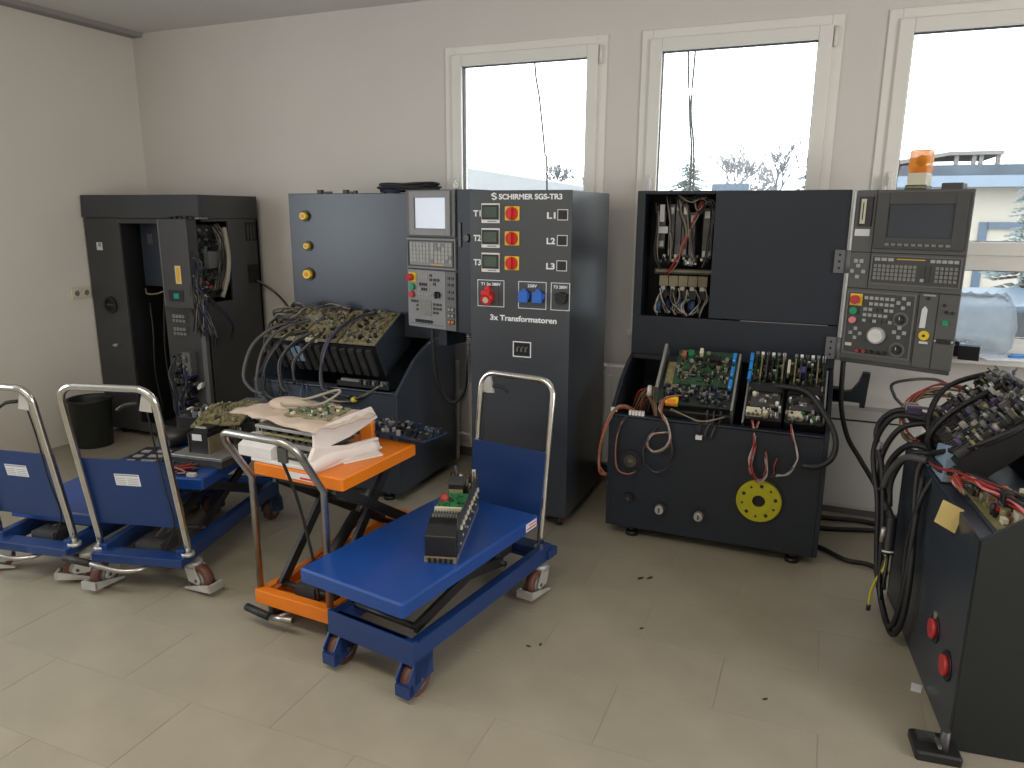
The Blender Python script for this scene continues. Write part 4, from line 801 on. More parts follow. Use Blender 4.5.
m = MB('wire_yellow'); m.tube([(.29, -.08, .26), (.30, -.09, .20), (.285, -.11, .14), (.265, -.12, .07), (.26, -.12, .01)], .006, 6); m.use('chip_black').cyl((.26, -.12, .015), (.26, -.12, -.01), .009, n=8); m.build('earth_wire', m4, label='yellow earth wire with a black end')
wires('loose_leads', m4, 126, [[(.29, -.08, .26), (.33, -.09, .18), (.34, -.09, .13)], [(.28, -.08, .24), (.30, -.10, .17), (.33, -.10, .12), (.35, -.10, .09)]], .007, ('chip_black',), .006, 2)
# levelling foot bracket at near corner
m = MB('black_plastic'); m.M = T(.05, -.01, -.055); m.bbox(.94, -.10, 0, 1.06, .03, .03, .006); m.use('dark_metal').box(.96, -.085, .03, 1.0, -.03, .04); m.cyl((1.03, -.02, .02), (1.03, -.02, .10), .014, n=10); m.use('tin').box(1.0, -.04, .045, 1.05, -.03, .052); m.build('leveling_bracket', m4)
# ================================================================== LIFT CARTS
def caster(m_parent, x, y, rz, fixed):
    c = MB('cart_blue' if fixed else 'caster_grey'); M = T(x, y, 0) @ RZ(rz); c.M = M
    if fixed:   # blue fork plates low over the wheel
        c.box(-.03, -.05, .06, -.024, .05, .14); c.box(.024, -.05, .06, .03, .05, .14); c.box(-.03, -.05, .135, .03, .05, .145)
        c.prism([(-.05, .14), (.05, .14), (.085, .09), (.075, .03), (.04, .03), (-.01, .05)], 'x', -.030, -.024)
        c.prism([(-.05, .14), (.05, .14), (.085, .09), (.075, .03), (.04, .03), (-.01, .05)], 'x', .024, .030)
        c.box(-.03, .06, .025, .03, .088, .07)
        wy = .012
    else:       # swivel housing with a brake pedal
        c.cyl((0, 0, .115), (0, 0, .14), .035, n=16); c.prism([(-.03, .125), (.035, .125), (.01, .05), (-.055, .045), (-.065, .06)], 'x', -.030, -.025); c.prism([(-.03, .125), (.035, .125), (.01, .05), (-.055, .045), (-.065, .06)], 'x', .025, .030)
        c.box(-.03, -.03, .112, .03, .035, .12)
        c.prism([(-.13, .028), (-.13, .060), (-.118, .062), (.03, .022), (.03, .012)], 'x', -.038, -.032); c.prism([(-.13, .028), (-.13, .060), (-.118, .062), (.03, .022), (.03, .012)], 'x', .032, .038); c.box(-.038, -.134, .028, .038, -.122, .062)
        wy = -.04
    o = c.build('caster', m_parent)
    w = MB('wheel_brown'); w.M = M; w.cyl((-.02, wy, .062), (.02, wy, .062), .062, n=24); w.use('wheel_hub').cyl((-.0215, wy, .062), (.0215, wy, .062), .038, n=16); w.use('dark_metal').cyl((-.033, wy, .062), (.033, wy, .062), .008, n=8)
    w.build('wheel', o)
    return o
def handle_path(hw, h0, h1, lean, bend, rc=.07, base_y=0):
    """U shaped push handle: two uprights leaning to -y above h0"""
    def P(x, z):
        t = max(0, (z-bend)/(h1-bend)); return (x, base_y-lean*t, z)
    pts = [P(-hw, h0), P(-hw, bend), P(-hw, h1-rc)]
    for k in range(1, 8):
        a = math.pi/2*k/8; pts.append(P(-hw+rc*(1-math.cos(a)), h1-rc+rc*math.sin(a)))
    pts.append(P(-hw+rc, h1)); pts.append(P(hw-rc, h1))
    for k in range(1, 8):
        a = math.pi/2*k/8; pts.append(P(hw-rc+rc*math.sin(a), h1-rc+rc*math.cos(a)))
    pts += [P(hw, h1-rc), P(hw, bend), P(hw, h0)]
    return pts
def blue_cart(label, loc, rz, wb, ty0, ty1, tz, hz=.935, lean=.12, casters=(0, 0), tw=.483, group=None, label_side=True, hw=.19, bx=0, cx=.185):
    c = thing('lift_cart', label, 'cart', loc, rz)
    L = wb+.02
    m = MB('cart_blue'); m.M = T(bx, 0, 0); m.box(-.205, -.02, .145, -.165, L, .215); m.box(.165, -.02, .145, .205, L, .215); m.box(-.165, L-.025, .135, .165, L, .225); m.box(-.165, -.03, .14, .165, .03, .155); m.box(-.205, L-.02, .13, .205, L+.004, .225)
    m.box(-.215, -.06, .15, .215, .02, .19)
    m.build('base_frame', c, bevel=.004)
    for sx, a in ((-cx, casters[0]), (cx, casters[1])): caster(c, sx+bx, .045, a, False)
    for sx in (-.175, .175): caster(c, sx+bx, wb-.03, 0, True)
    # scissor arms between frame (z .2) and table underside
    z0, z1 = .205, tz-.075
    for sx in (-.145, .145):
        for q, (ya, yb) in enumerate(((ty0+.12, ty1-.12), (ty1-.16, ty0+.12))):
            x = sx+(.012 if q else -.012)*(1 if sx > 0 else -1)
            d = Vector((yb-ya, z1-z0)); n = Vector((-d.y, d.x)).normalized()*.02
            m = MB('steel_black'); m.prism([(ya-n.x, z0-n.y), (yb-n.x, z1-n.y), (yb+n.x, z1+n.y), (ya+n.x, z0+n.y)], 'x', x-.008, x+.008); m.build('scissor_arm', c)
    ym = (ty0+ty1)/2
    for y, z in ((ty0+.13, z0), (ty1-.17, z0), (ty0+.13, z1), (ty1-.13, z1), (ym, (z0+z1)/2)): MB('steel_black').cyl((-.16, y, z), (.16, y, z), .012, n=10).build('cross_bar', c)
    m = MB('steel_black'); m.cyl((0, .10, .19), (0, ym+.05, (z0+z1)/2+.01), .026, n=14); m.use('chrome_dull').cyl((0, ym-.05, (z0+z1)/2-.02), (0, ym+.12, z1-.02), .014, n=10); m.use('dark_metal').box(-.06, .03, .15, .06, .16, .21); m.build('hydraulic_ram', c)
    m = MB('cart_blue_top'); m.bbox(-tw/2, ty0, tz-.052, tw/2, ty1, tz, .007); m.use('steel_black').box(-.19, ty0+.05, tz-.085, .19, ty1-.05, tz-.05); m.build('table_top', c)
    m = MB('chrome'); m.tube(handle_path(hw, .19, hz, lean, .25), .0155, 12, smooth_path=False)
    for sx in (-hw, hw): m.use('zinc').cyl((sx, 0, .185), (sx, 0, .20), .028, n=16)
    h = m.build('push_handle', c)
    def ly(z): return -lean*max(0, (z-.25)/(hz-.25))
    za, zb = .308, .625
    m = MB('cart_blue'); t = .004
    m.add([(-hw, ly(za)+.014, za), (hw, ly(za)+.014, za), (hw, ly(zb)+.014, zb), (-hw, ly(zb)+.014, zb), (-hw, ly(za)+.024, za), (hw, ly(za)+.024, za), (hw, ly(zb)+.024, zb), (-hw, ly(zb)+.024, zb)], [(0, 1, 2, 3), (7, 6, 5, 4), (0, 4, 5, 1), (1, 5, 6, 2), (2, 6, 7, 3), (3, 7, 4, 0)])
    bp = m.build('back_panel', c)
    if label_side:
        m = MB('label_white'); z0l, z1l = .505, .56; xa, xb = -.07, .045
        def lab(mm, xa, xb, za_, zb_, off):
            mm.add([(xa, ly(za_)+.014-off, za_), (xb, ly(za_)+.014-off, za_), (xb, ly(zb_)+.014-off, zb_), (xa, ly(zb_)+.014-off, zb_), (xa, ly(za_)+.014, za_), (xb, ly(za_)+.014, za_), (xb, ly(zb_)+.014, zb_), (xa, ly(zb_)+.014, zb_)], [(0, 1, 2, 3), (0, 4, 5, 1), (1, 5, 6, 2), (2, 6, 7, 3), (3, 7, 4, 0)])
        lab(m, xa, xb, z0l, z1l, .0015); m.use('label_print')
        lab(m, xa+.004, xb-.004, z1l-.008, z1l-.003, .002)
        for k in range(4): lab(m, xa+.006, xa+.05, z0l+.006+k*.009, z0l+.0085+k*.009, .002); lab(m, xa+.058, xb-.008, z0l+.006+k*.009, z0l+.0085+k*.009, .002)
        m.build('rating_label', bp)
    # release lever in the top corner
    zl = hz-.05
    m = MB('caster_grey'); m.prism([(hw-.07, zl-.04), (hw-.015, zl-.045), (hw-.012, zl+.03), (hw-.05, zl+.04)], 'y', ly(zl)-.006, ly(zl)+.006); br = m.build('lever_bracket', c)
    m = MB('black_plastic'); m.tube([(.13, ly(zl), zl-.01), (.09, ly(zl)-.02, zl-.015), (.06, ly(zl)-.03, zl-.035)], .008, 7); m.build('release_lever', br)
    MB('black_rubber').tube([(.165, ly(zl)+.008, zl-.04), (.15, ly(.6)+.0, .70), (.172, ly(.5)-.012, .52), (.165, -.01, .33), (.10, .0, .2)], .0035, 6, 5).build('release_cable', c)
    m = MB('chrome_dull'); m.tube([(.04, .05, .14), (.03, -.05, .135), (-.03, -.10, .14), (-.12, -.11, .155), (-.20, -.10, .165)], .011, 8); m.use('black_rubber').cyl((-.19, -.102, .164), (-.32, -.09, .175), .016, n=12)
    if label_side: m.build('foot_pedal', c)
    return c
cartC = blue_cart('blue hydraulic lift cart in the middle foreground carrying one long drive unit', (-1.232, 2.918, 0), 170.3, .915, .112, .998, .40, lean=.10, casters=(180, 170), label_side=False, bx=-.03)
m = MB('label_white'); m.M = T(-.2418, .13, .352); m.box(-.0015, 0, .004, 0, .085, .04); m.use('red_plastic').box(-.002, .006, .012, -.0015, .079, .018); m.box(-.002, .006, .026, -.0015, .06, .031); m.build('edge_sticker', cartC)
cartB = blue_cart('blue hydraulic lift cart at left loaded with drives, plates and circuit boards', (-2.642, 2.170, 0), 13.8, .86, .107, .93, .50, casters=(-8, 70), lean=.125, hw=.21, hz=.957, cx=.205)
cartA = blue_cart('empty blue hydraulic lift cart cut off by the left edge of the picture', (-3.185, 2.065, 0), 9, .86, .10, .90, .29, casters=(-60, -62), lean=.12, hw=.205, cx=.225)
# orange scissor trolley
oc = thing('scissor_cart', 'orange scissor lift trolley raised high with packed parts on top', 'cart', (-1.815, 2.158, 0), -3.7)
m = MB('cart_orange'); m.box(-.19, -.02, .10, -.155, .95, .15); m.box(.155, -.02, .10, .19, .95, .15); m.box(-.19, -.03, .095, .19, .012, .155); m.box(-.155, .92, .10, .155, .95, .15); m.box(-.155, .012, .10, .155, .26, .108); m.build('base_frame', oc, bevel=.004)
m = MB('orange_brown'); m.prism([(.02, .15), (.07, .15), (.60, .22), (.60, .24)], 'x', -.14, -.12); m.build('torsion_link', oc)
for sx in (-.14, .14):
    for q, (ya, za_, yb, zb_) in enumerate(((.06, .15, .49, .605), (.80, .15, .09, .605))):
        x = sx+(.012 if q else -.012)*(1 if sx > 0 else -1); d = Vector((yb-ya, zb_-za_)); n = Vector((-d.y, d.x)).normalized()*.021
        m = MB('steel_black'); m.prism([(ya-n.x, za_-n.y), (yb-n.x, zb_-n.y), (yb+n.x, zb_+n.y), (ya+n.x, za_+n.y)], 'x', x-.009, x+.009); m.build('scissor_arm', oc)
for y, z in ((.07, .15), (.79, .15), (.10, .595), (.48, .595), (.35, .44)): MB('steel_black').cyl((-.155, y, z), (.155, y, z), .013, n=10).build('cross_bar', oc)
m = MB('steel_black'); m.cyl((0, .10, .15), (0, .40, .36), .025, n=12); m.use('chrome_dull').cyl((0, .36, .33), (0, .50, .43), .013, n=10); m.use('dark_metal').box(-.05, .05, .108, .05, .15, .17); m.build('hydraulic_ram', oc)
m = MB('cart_orange'); m.bbox(-.225, .045, .622, .225, .545, .672, .006); m.use('steel_black').box(-.18, .08, .602, .18, .51, .623); m.build('table_top', oc)
m = MB('label_white'); m.box(-.05, .0435, .635, .10, .0452, .662); m.use('red_plastic').box(.02, .0428, .639, .095, .0436, .647); m.build('maker_sticker', oc)
m = MB('chrome_dull'); m.M = T(-.008, 0, 0); hp = handle_path(.180, .14, .858, .150, .63, .065); m.tube(hp, .0145, 12, smooth_path=False); m.build('push_handle', oc)
m = MB('dark_metal'); m.box(.10, -.15, .78, .14, -.138, .835); m.build('lever_bracket', oc)
MB('black_rubber').tube([(.11, -.14, .79), (.08, -.05, .62), (.075, .0, .45), (.10, .01, .28), (.10, .02, .15)], .006, 6, 5).build('release_cable', oc)
for sx in (-.15, .15):
    m = MB('dark_metal'); m.box(sx-.024, .02, .045, sx-.019, .09, .10); m.box(sx+.019, .02, .045, sx+.024, .09, .10); cs = m.build('caster', oc)
    MB('black_rubber').cyl((sx-.016, .055, .042), (sx+.016, .055, .042), .042, n=20).build('wheel', cs)
    m = MB('dark_metal'); m.box(sx-.024, .86, .045, sx-.019, .93, .10); m.box(sx+.019, .86, .045, sx+.024, .93, .10); cs = m.build('caster', oc)
    MB('black_rubber').cyl((sx-.016, .90, .042), (sx+.016, .90, .042), .042, n=20).build('wheel', cs)
m = MB('chrome_dull'); m.tube([(-.02, .05, .09), (-.05, -.04, .075), (-.10, -.06, .072)], .009, 8); m.use('black_rubber').cyl((-.09, -.06, .072), (-.22, -.05, .078), .016, n=10); m.use('chrome_dull').cyl((-.09, -.06, .07), (.03, -.055, .085), .012, n=8); m.build('foot_pedal', oc)
# ================================================================== LOADS ON THE CARTS
# servo drive on the front cart
du = thing('servo_drive', 'long open servo drive unit with green board lying on the front blue cart', 'drive unit', (-1.19, 2.214, .40), 16)
m = MB('aluminium'); m.box(-.06, 0, 0, .06, .52, .022); m.use('chip_black').box(-.058, .02, .022, .058, .14, .095); m.use('tan_part').box(-.06, -.006, 0, .06, .02, .022)
for k in range(5): m.use('chip_black').box(-.045+k*.02, -.012, .002, -.033+k*.02, -.004, .018)
m.build('heat_sink', du)
m = MB('chip_black'); m.prism([(.0, .022), (.0, .10), (.05, .125), (.15, .13), (.15, .022)], 'x', -.059, .059); m.build('front_cover', du, bevel=.003)
m = MB('chip_black'); m.box(-.057, .15, .022, .057, .50, .10); m.box(-.057, .08, .125, .057, .14, .14); m.use('tin')
for k in range(9): m.box(-.048+k*.011, .085, .14, -.041+k*.011, .10, .15); m.cyl((-.045+k*.011, .12, .14), (-.045+k*.011, .12, .150), .003, n=6)
m.build('capacitor_bank', du)
m = MB('circuit_bright_green'); m.M = T(0, .16, .128) @ RX(6); m.box(-.055, 0, 0, .055, .15, .006); bd = m.build('circuit_board', du)
m = MB(); m.M = T(-.055, .16, .134) @ RX(6); comps(m, .11, .15, 34, 130, .012, edge=.004, big=.02, mats=['circuit_bright_green', 'tin', 'chip_black', 'circuit_green']); m.use('cream_plastic').box(.0, .0, 0, .11, .012, .012); m.build('components', bd, kind='stuff')
m = MB('wire_red'); m.ball((-.032, .24, .152), .018, .02, .022); m.build('red_capacitor', du)
m = MB('chip_black'); m.box(-.03, .31, .10, .03, .38, .19); m.use('tan_part').box(-.028, .308, .15, .028, .31, .165); m.use('dark_metal').box(-.035, .305, .185, .035, .385, .195); m.build('contactor', du)
m = MB(); m.M = T(-.055, .38, .10); comps(m, .11, .13, 45, 131, .09, edge=.002, big=.03, mats=['chip_black', 'tin', 'tan_part', 'cream_plastic', 'dark_metal']); m.build('rear_parts', du, kind='stuff')
m = MB('dark_metal'); m.box(.057, .03, .022, .062, .50, .16)
for k in range(9): m.use('tin').cyl((.062, .06+k*.05, .05+.012*(k % 3)), (.068, .06+k*.05, .05+.012*(k % 3)), .007, n=8); m.use('cream_plastic').box(.062, .07+k*.048, .10, .07, .085+k*.048, .115)
m.build('side_plate', du)
# things on cart B: placed in the cart's own axes, then written in room axes
def on(loc, rz, x, y, z):
    a = R(rz); return (loc[0]+x*math.cos(a)-y*math.sin(a), loc[1]+x*math.sin(a)+y*math.cos(a), z)
LB, AB = (-2.642, 2.170), 13.8
tz = .50
o = thing('drive_module', 'grey-black drive module with white label standing on the left blue cart', 'drive unit', on(LB, AB, .10, .30, tz), AB-8)
m = MB('dark_metal'); m.box(-.10, -.04, 0, .17, .46, .035); m.use('aluminium').box(-.105, -.045, .035, .175, .465, .05); m.build('base_plate', o, bevel=.002)
m = MB('chip_black'); m.box(-.03, .0, .05, .07, .12, .15); m.use('dark_metal').box(-.035, -.004, .05, -.03, .124, .14); m.use('label_white').box(-.012, -.002, .112, .04, 0, .142); m.use('tan_part').box(.072, .0, .05, .076, .12, .13); m.build('transformer_block', o)
m = MB('chip_black'); m.box(-.02, .02, .15, .06, .10, .165); m.use('key_light').box(-.01, .02, .165, .05, .03, .172); m.build('top_cover', o)
m = MB(); m.M = T(-.08, .14, .05); comps(m, .24, .30, 90, 140, .09, edge=.002, mats=['chip_black', 'dark_metal', 'tin', 'chip_black', 'circuit_dark', 'white_plastic'], big=.06); m.build('loose_parts', o, kind='stuff')
o = thing('circuit_board', 'olive circuit board lying tilted on top of the drives on the left cart', 'circuit board', on(LB, AB, .125, .52, tz+.175), AB+8)
o.scale = (.92, .92, 1)
m = MB('circuit_olive'); m.M = RX(9) @ RY(-4); m.box(-.12, -.14, 0, .14, .14, .01); m.build('board', o)
m = MB(); m.M = RX(9) @ RY(-4) @ T(-.12, -.14, .01); comps(m, .26, .28, 120, 141, .018, edge=.003, mats=['circuit_olive', 'tan_part', 'circuit_olive', 'circuit_tan', 'circuit_tan', 'dark_metal'], big=.025); m.build('components', o, kind='stuff')
m = MB('dark_metal')
for x, y in ((-.1, -.12), (.12, -.12), (-.1, .12), (.12, .12)): m.cyl((x, y, -.115), (x, y, .0), .005, n=6)
m.build('spacer', o)
o = thing('heatsink_plate', 'flat black slotted plate at the near left corner of the left cart', 'plate', on(LB, AB, -.155, .20, tz), AB+4)
m = MB('chip_black'); m.box(-.075, -.08, 0, .12, .24, .02); m.build('plate', o, bevel=.002)
m = MB('pendant_light')
for k in range(4): m.box(-.05, -.06+k*.07, .02, -.01, -.03+k*.07, .024); m.box(.02, -.055+k*.07, .02, .09, -.025+k*.07, .024)
m.use('wire_red').box(-.07, -.078, .02, -.05, -.07, .026); m.build('slot', o)
o = thing('motor', 'black cylindrical motor lying on the left blue cart behind its handle', 'motor', on(LB, AB, -.13, .55, tz+.045), AB+70)
m = MB('chip_black'); m.cyl((-.10, 0, 0), (.10, 0, 0), .045, n=22); m.use('dark_metal').cyl((.10, 0, 0), (.115, 0, 0), .035, n=18); m.build('motor_body', o)
m = MB('tin'); m.cyl((.115, 0, 0), (.145, 0, 0), .012, n=10); m.build('shaft', o)
o = thing('servo_amplifier', 'black amplifier block with white plugs behind the motor on the left cart', 'drive unit', on(LB, AB, -.12, .765, tz), AB)
m = MB('chip_black'); m.box(-.12, -.06, 0, .12, .14, .10); m.build('case', o, bevel=.003)
m = MB(); m.M = T(-.12, -.06, .10); comps(m, .24, .20, 50, 142, .04, edge=.002, mats=['chip_black', 'white_plastic', 'tin', 'dark_metal']); m.build('connectors', o, kind='stuff')
o = thing('heat_shield', 'dark grey folded metal cover leaning behind the white label module', 'cover', on(LB, AB, .10, .85, tz), AB)
m = MB('grey_post'); m.prism([(-.1, 0), (-.1, .12), (-.05, .17), (.06, .17), (.1, .12), (.1, 0)], 'y', -.05, .04); m.build('cover', o, bevel=.003)
o = thing('wire_harness', 'small tangle of wires and plugs at the near edge of the left cart', 'wires', on(LB, AB, .08, .175, tz), AB)
m = MB(); rg = random.Random(150)
for k in range(12):
    m.use(rg.choice(['wire_grey', 'black_rubber', 'wire_red', 'wire_grey', 'wire_tan'])); m.tube([(rg.uniform(-.08, .09), rg.uniform(-.05, .08), rg.uniform(.004, .03)) for q in range(4)], .004, 5, 5)
m.build('wire_tangle', o, kind='stuff')
m = MB('cream_plastic'); m.box(.075, -.05, 0, .115, -.03, .014); m.build('plug', o)
# packing and boards on the orange trolley
LO, AO = (-1.815, 2.158), -3.7
tz = .672
o = thing('packing_bundle', 'pile of circuit boards in crumpled brown packing film on the orange trolley', 'bundle', on(LO, AO, -.055, .225, tz), AO)
o.scale = (.92, .88, 1.22)
m = MB('packing_foam'); rg = random.Random(160)
def sheet(m, x0, y0, x1, y1, z, nx, ny, amp, seed, sag=0, thick=.004):
    rr = random.Random(seed); vs = []
    for L2 in (0, 1):
        for j in range(ny+1):
            for i in range(nx+1):
                u, v = i/nx, j/ny
                rr2 = random.Random(seed*1000+i*50+j)
                e = max(abs(u-.5), abs(v-.5))*2
                vs.append((x0+(x1-x0)*u+rr2.uniform(-1, 1)*amp*.4, y0+(y1-y0)*v+rr2.uniform(-1, 1)*amp*.4, z+rr2.uniform(-1, 1)*amp-sag*max(0, e-.75)*4-(0 if L2 else thick)))
    n = (nx+1)*(ny+1); fs = []
    for j in range(ny):
        for i in range(nx):
            a = j*(nx+1)+i; fs.append((a, a+nx+1, a+nx+2, a+1)); fs.append((n+a, n+a+1, n+a+nx+2, n+a+nx+1))
    for i in range(nx): fs.append((i, i+1, n+i+1, n+i)); a = ny*(nx+1)+i; fs.append((a+1, a, n+a, n+a+1))
    for j in range(ny): a = j*(nx+1); fs.append((a+nx+1, a, n+a, n+a+nx+1)); a += nx; fs.append((a, a+nx+1, n+a+nx+1, n+a))
    m.add(vs, fs, True)
m = MB('packing_foam'); m.bbox(-.20, -.20, .002, .12, .12, .014, .003); m.prism([(-.20, .014), (-.20, .05), (-.12, .075), (.04, .06), (.06, .014)], 'x', -.27, -.08); m.build('foam_sheet', o, bevel=.006)
m = MB('dark_metal'); m.box(-.17, -.15, .014, .14, .12, .034); m.box(-.16, -.14, .05, .13, .12, .06); m.use('circuit_olive').box(-.17, -.15, .085, .14, .12, .094); m.use('aluminium').box(-.20, -.16, .108, .12, .14, .118); m.use('chip_black')
for k in range(8): m.box(-.15+.034*k, -.155, .034, -.13+.034*k, -.13, .085)
for k in range(5): m.box(-.17+.06*k, -.15, .094, -.14+.06*k, -.12, .108)
m.use('tin').box(-.04, -.175, .03, .10, -.14, .05); m.box(-.06, -.17, .06, .13, -.13, .075); m.build('stacked_boards', o, bevel=.001)
m = MB('packing_paper'); m.M = RZ(-8); sheet(m, -.37, -.17, .19, .20, .142, 14, 10, .008, 161, sag=.006)
m.build('paper_sheet', o)
m = MB('packing_film'); m.M = RZ(-6)
m.prism([(-.20, .0), (-.21, .05), (-.18, .085), (.02, .055), (.22, .045), (.22, 0)], 'x', .165, .185); m.prism([(-.17, .06), (-.165, .135), (.05, .15), (.20, .155), (.24, .11), (.05, .075)], 'x', .155, .168)
m.build('film_flap', o, bevel=.004)
m = MB('packing_film'); m.M = RZ(-6); m.tube([(.175, -.21, .02), (.18, -.1, .03), (.17, .03, .025), (.19, .2, .018)], .022, 10, 5); m.prism([(.14, -.02), (.20, -.03), (.26, .16), (.18, .20)], 'z', .001, .006); m.build('film_roll', o)
m = MB('circuit_tan'); m.M = RZ(6); m.box(-.10, -.08, .145, .12, .12, .152); bd = m.build('circuit_board', o)
m = MB(); m.M = RZ(6) @ T(-.10, -.08, .152); comps(m, .22, .20, 70, 162, .010, edge=.003, mats=['tan_part', 'cream_plastic', 'circuit_green', 'circuit_tan', 'hose_beige', 'circuit_bright_green'], big=.025); m.build('components', bd, kind='stuff')
m = MB('packing_paper'); m.ball((-.18, .06, .150), .12, .08, .025, 14, 8); m.use('hose_beige').tube([(-.22, .02, .160), (-.12, -.03, .168), (.0, .04, .17), (.05, .12, .20), (.02, .14, .205), (-.10, .07, .175), (-.2, .05, .17)], .005, 6, 6); m.build('paper_wad', o)
o = thing('circuit_board', 'dark blue circuit board overhanging the far right corner of orange trolley', 'circuit board', (-1.66, 2.735, .672), -10)
m = MB('circuit_blue'); m.box(-.15, -.08, .03, .20, .08, .037); m.use('dark_metal')
for x in (-.10, -.02): m.cyl((x, -.04, 0), (x, -.04, .034), .006, n=6)
m.build('board', o)
m = MB(); m.M = T(-.15, -.08, .037); comps(m, .35, .16, 120, 170, .028, edge=.003, mats=['circuit_blue', 'chip_black', 'chip_black', 'pendant_light', 'dark_metal', 'circuit_dark', 'wire_blue'], big=.035); m.build('components', o, kind='stuff')
o = tag(MB('orange_plastic').bbox(-.03, -.02, 0, .03, .03, .085, .006).build('relay_block'), 'small orange block behind the packing bundle on orange trolley', 'block'); o.location = (-1.775, 2.645, .672); o.rotation_euler.z = R(20)
o = tag(MB('white_plastic').ball((0, 0, .006), .008, .008, .006, 8, 5).build('cap'), 'tiny white cap on the orange trolley top beside the blue board', 'cap'); o.location = (-1.655, 2.56, .672)
# ================================================================== FLOOR, SILL AND OTHER LOOSE THINGS
bn = thing('waste_bin', 'round black waste bin on the floor by the left wall', 'bin', (-4.74, 3.59, 0))
m = MB('bin_plastic'); n = 32; prof = [(.118, 0), (.122, .004), (.140, .33), (.147, .335), (.147, .345), (.139, .345), (.134, .32), (.115, .01), (0, .01)]
vs = []; 
for r, z in prof: vs += [(r*math.cos(2*math.pi*i/n), r*math.sin(2*math.pi*i/n), z) for i in range(n)]
m.add(vs, [(q*n+i, q*n+(i+1)%n, (q+1)*n+(i+1)%n, (q+1)*n+i) for q in range(len(prof)-1) for i in range(n)] + [tuple(range(n-1, -1, -1))], True)
m.build('bin_body', bn)
m = MB('black_plastic'); m.ring((0, 0, .335), (0, 0, 1), .140, .150, .012, 32); m.build('rim', bn)
for k, (pts, r, lab) in enumerate([
    ([(.06, 4.20, .014), (.2, 4.22, .014), (.33, 4.24, .014), (.46, 4.22, .014), (.58, 4.26, .014)], .014, 'black floor cable running along the wall base, farthest of three'),
    ([(.03, 4.08, .013), (.15, 4.06, .013), (.35, 4.12, .013), (.52, 4.16, .013), (.62, 4.12, .013)], .013, 'black floor cable leaving the disc cabinet, middle of three'),
    ([(.0, 3.86, .012), (.13, 3.80, .012), (.24, 3.70, .012), (.34, 3.69, .012), (.42, 3.62, .012)], .012, 'thick black floor cable between the two right cabinets, nearest of three')]):
    tag(MB('black_rubber').tube(pts, r, 8, 6).build('power_cable'), lab, 'cable', 'power cables on the floor')
o = tag(MB('wire_grey').tube([(.42, 4.2, .73), (.40, 4.2, .80), (.50, 4.2, .835), (.60, 4.26, .83), (.66, 4.32, .80)], .008, 8).tube([(.42, 4.2, .73), (.47, 4.2, .69), (.56, 4.24, .68), (.64, 4.3, .66)], .008, 8).build('cable_loop'), 'grey cable loop hanging below the right window sill', 'cable')
o = tag(MB('yellow_card').prism([(-.038, -.025), (.027, -.062), (.056, .015), (-.01, .047)], 'y', -.0008, .0008).build('paper_tag'), 'yellow paper tag hanging at the corner of foreground cabinet', 'tag'); o.location = (.452, 2.62, .705); o.rotation_euler = (R(-14), 0, R(18))
o = tag(MB('label_white').prism([(-.02, -.025), (.012, -.028), (.022, .022), (-.012, .028)], 'z', 0, .001).build('paper_scrap'), 'white scrap of paper on the floor beside foreground cabinet', 'paper'); o.location = (.455, 2.72, .0006)
rg = random.Random(180)
for k, (x, y, lab) in enumerate([(-.64, 3.14, 'brown crumb of debris on the floor left of the disc cabinet'), (-.60, 3.16, 'dark debris flake on the floor in front of the disc cabinet'), (-.04, 2.44, 'black speck on the beige floor near the picture centre'), (-.54, 2.72, 'small dark chip on the floor between front cart and cabinets'), (-.92, 2.42, 'dark chip on the floor right of the front blue cart'), (-.88, 2.45, 'second dark chip on the floor beside the front blue cart')]):
    mb = MB('debris_brown'); s = .012 if k < 2 else .007
    mb.prism([(-s*1.6, -s*.3), (-.2*s, -s*.7), (s*1.5, -s*.2), (s*.9, s*.5), (-s*.6, s*.6)], 'z', 0, .003); mb.prism([(-s, 0), (0, -s*.4), (s*.5, s*.3)], 'z', .003, .005)
    o = tag(mb.build('debris'), lab, 'debris'); o.location = (x, y, .0008); o.rotation_euler.z = rg.uniform(0, 6)
# window sill things (third window)
ZSI = .96
o = thing('connector_box', 'black connector box on a terminal block at the left end of window sill', 'box', (.69, 4.285, ZSI), -15)
m = MB('chip_black'); m.box(-.04, -.04, 0, .05, .04, .055); m.build('box_body', o, bevel=.003)
m = MB('dark_metal')
for k in range(4): m.box(-.036+k*.021, -.035, .055, -.022+k*.021, .03, .075)
m.build('terminals', o)
o = thing('control_relay', 'dark relay with blue-grey lid on the near edge of window sill', 'relay', (.715, 4.175, ZSI), -10)
m = MB('chip_black'); m.box(-.045, -.03, 0, .045, .04, .07); m.build('relay_body', o, bevel=.003)
m = MB('box_blue'); m.box(-.044, -.029, .07, .044, .039, .078); m.build('lid', o)
def sheet_paper(name, lab, x, y, rz, w, d, mm, z=ZSI):
    m = MB(mm); m.box(-w/2, -d/2, 0, w/2, d/2, .002); o = tag(m.build(name), lab, 'paper'); o.location = (x, y, z); o.rotation_euler.z = R(rz); return o
sheet_paper('paper_sheet', 'white paper sheet on the window sill right of the black relay', .86, 4.30, 12, .17, .20, 'paper')
sheet_paper('paper_sheet', 'white printed sheet beneath the blue strips on window sill', 1.04, 4.33, -20, .15, .18, 'label_white')
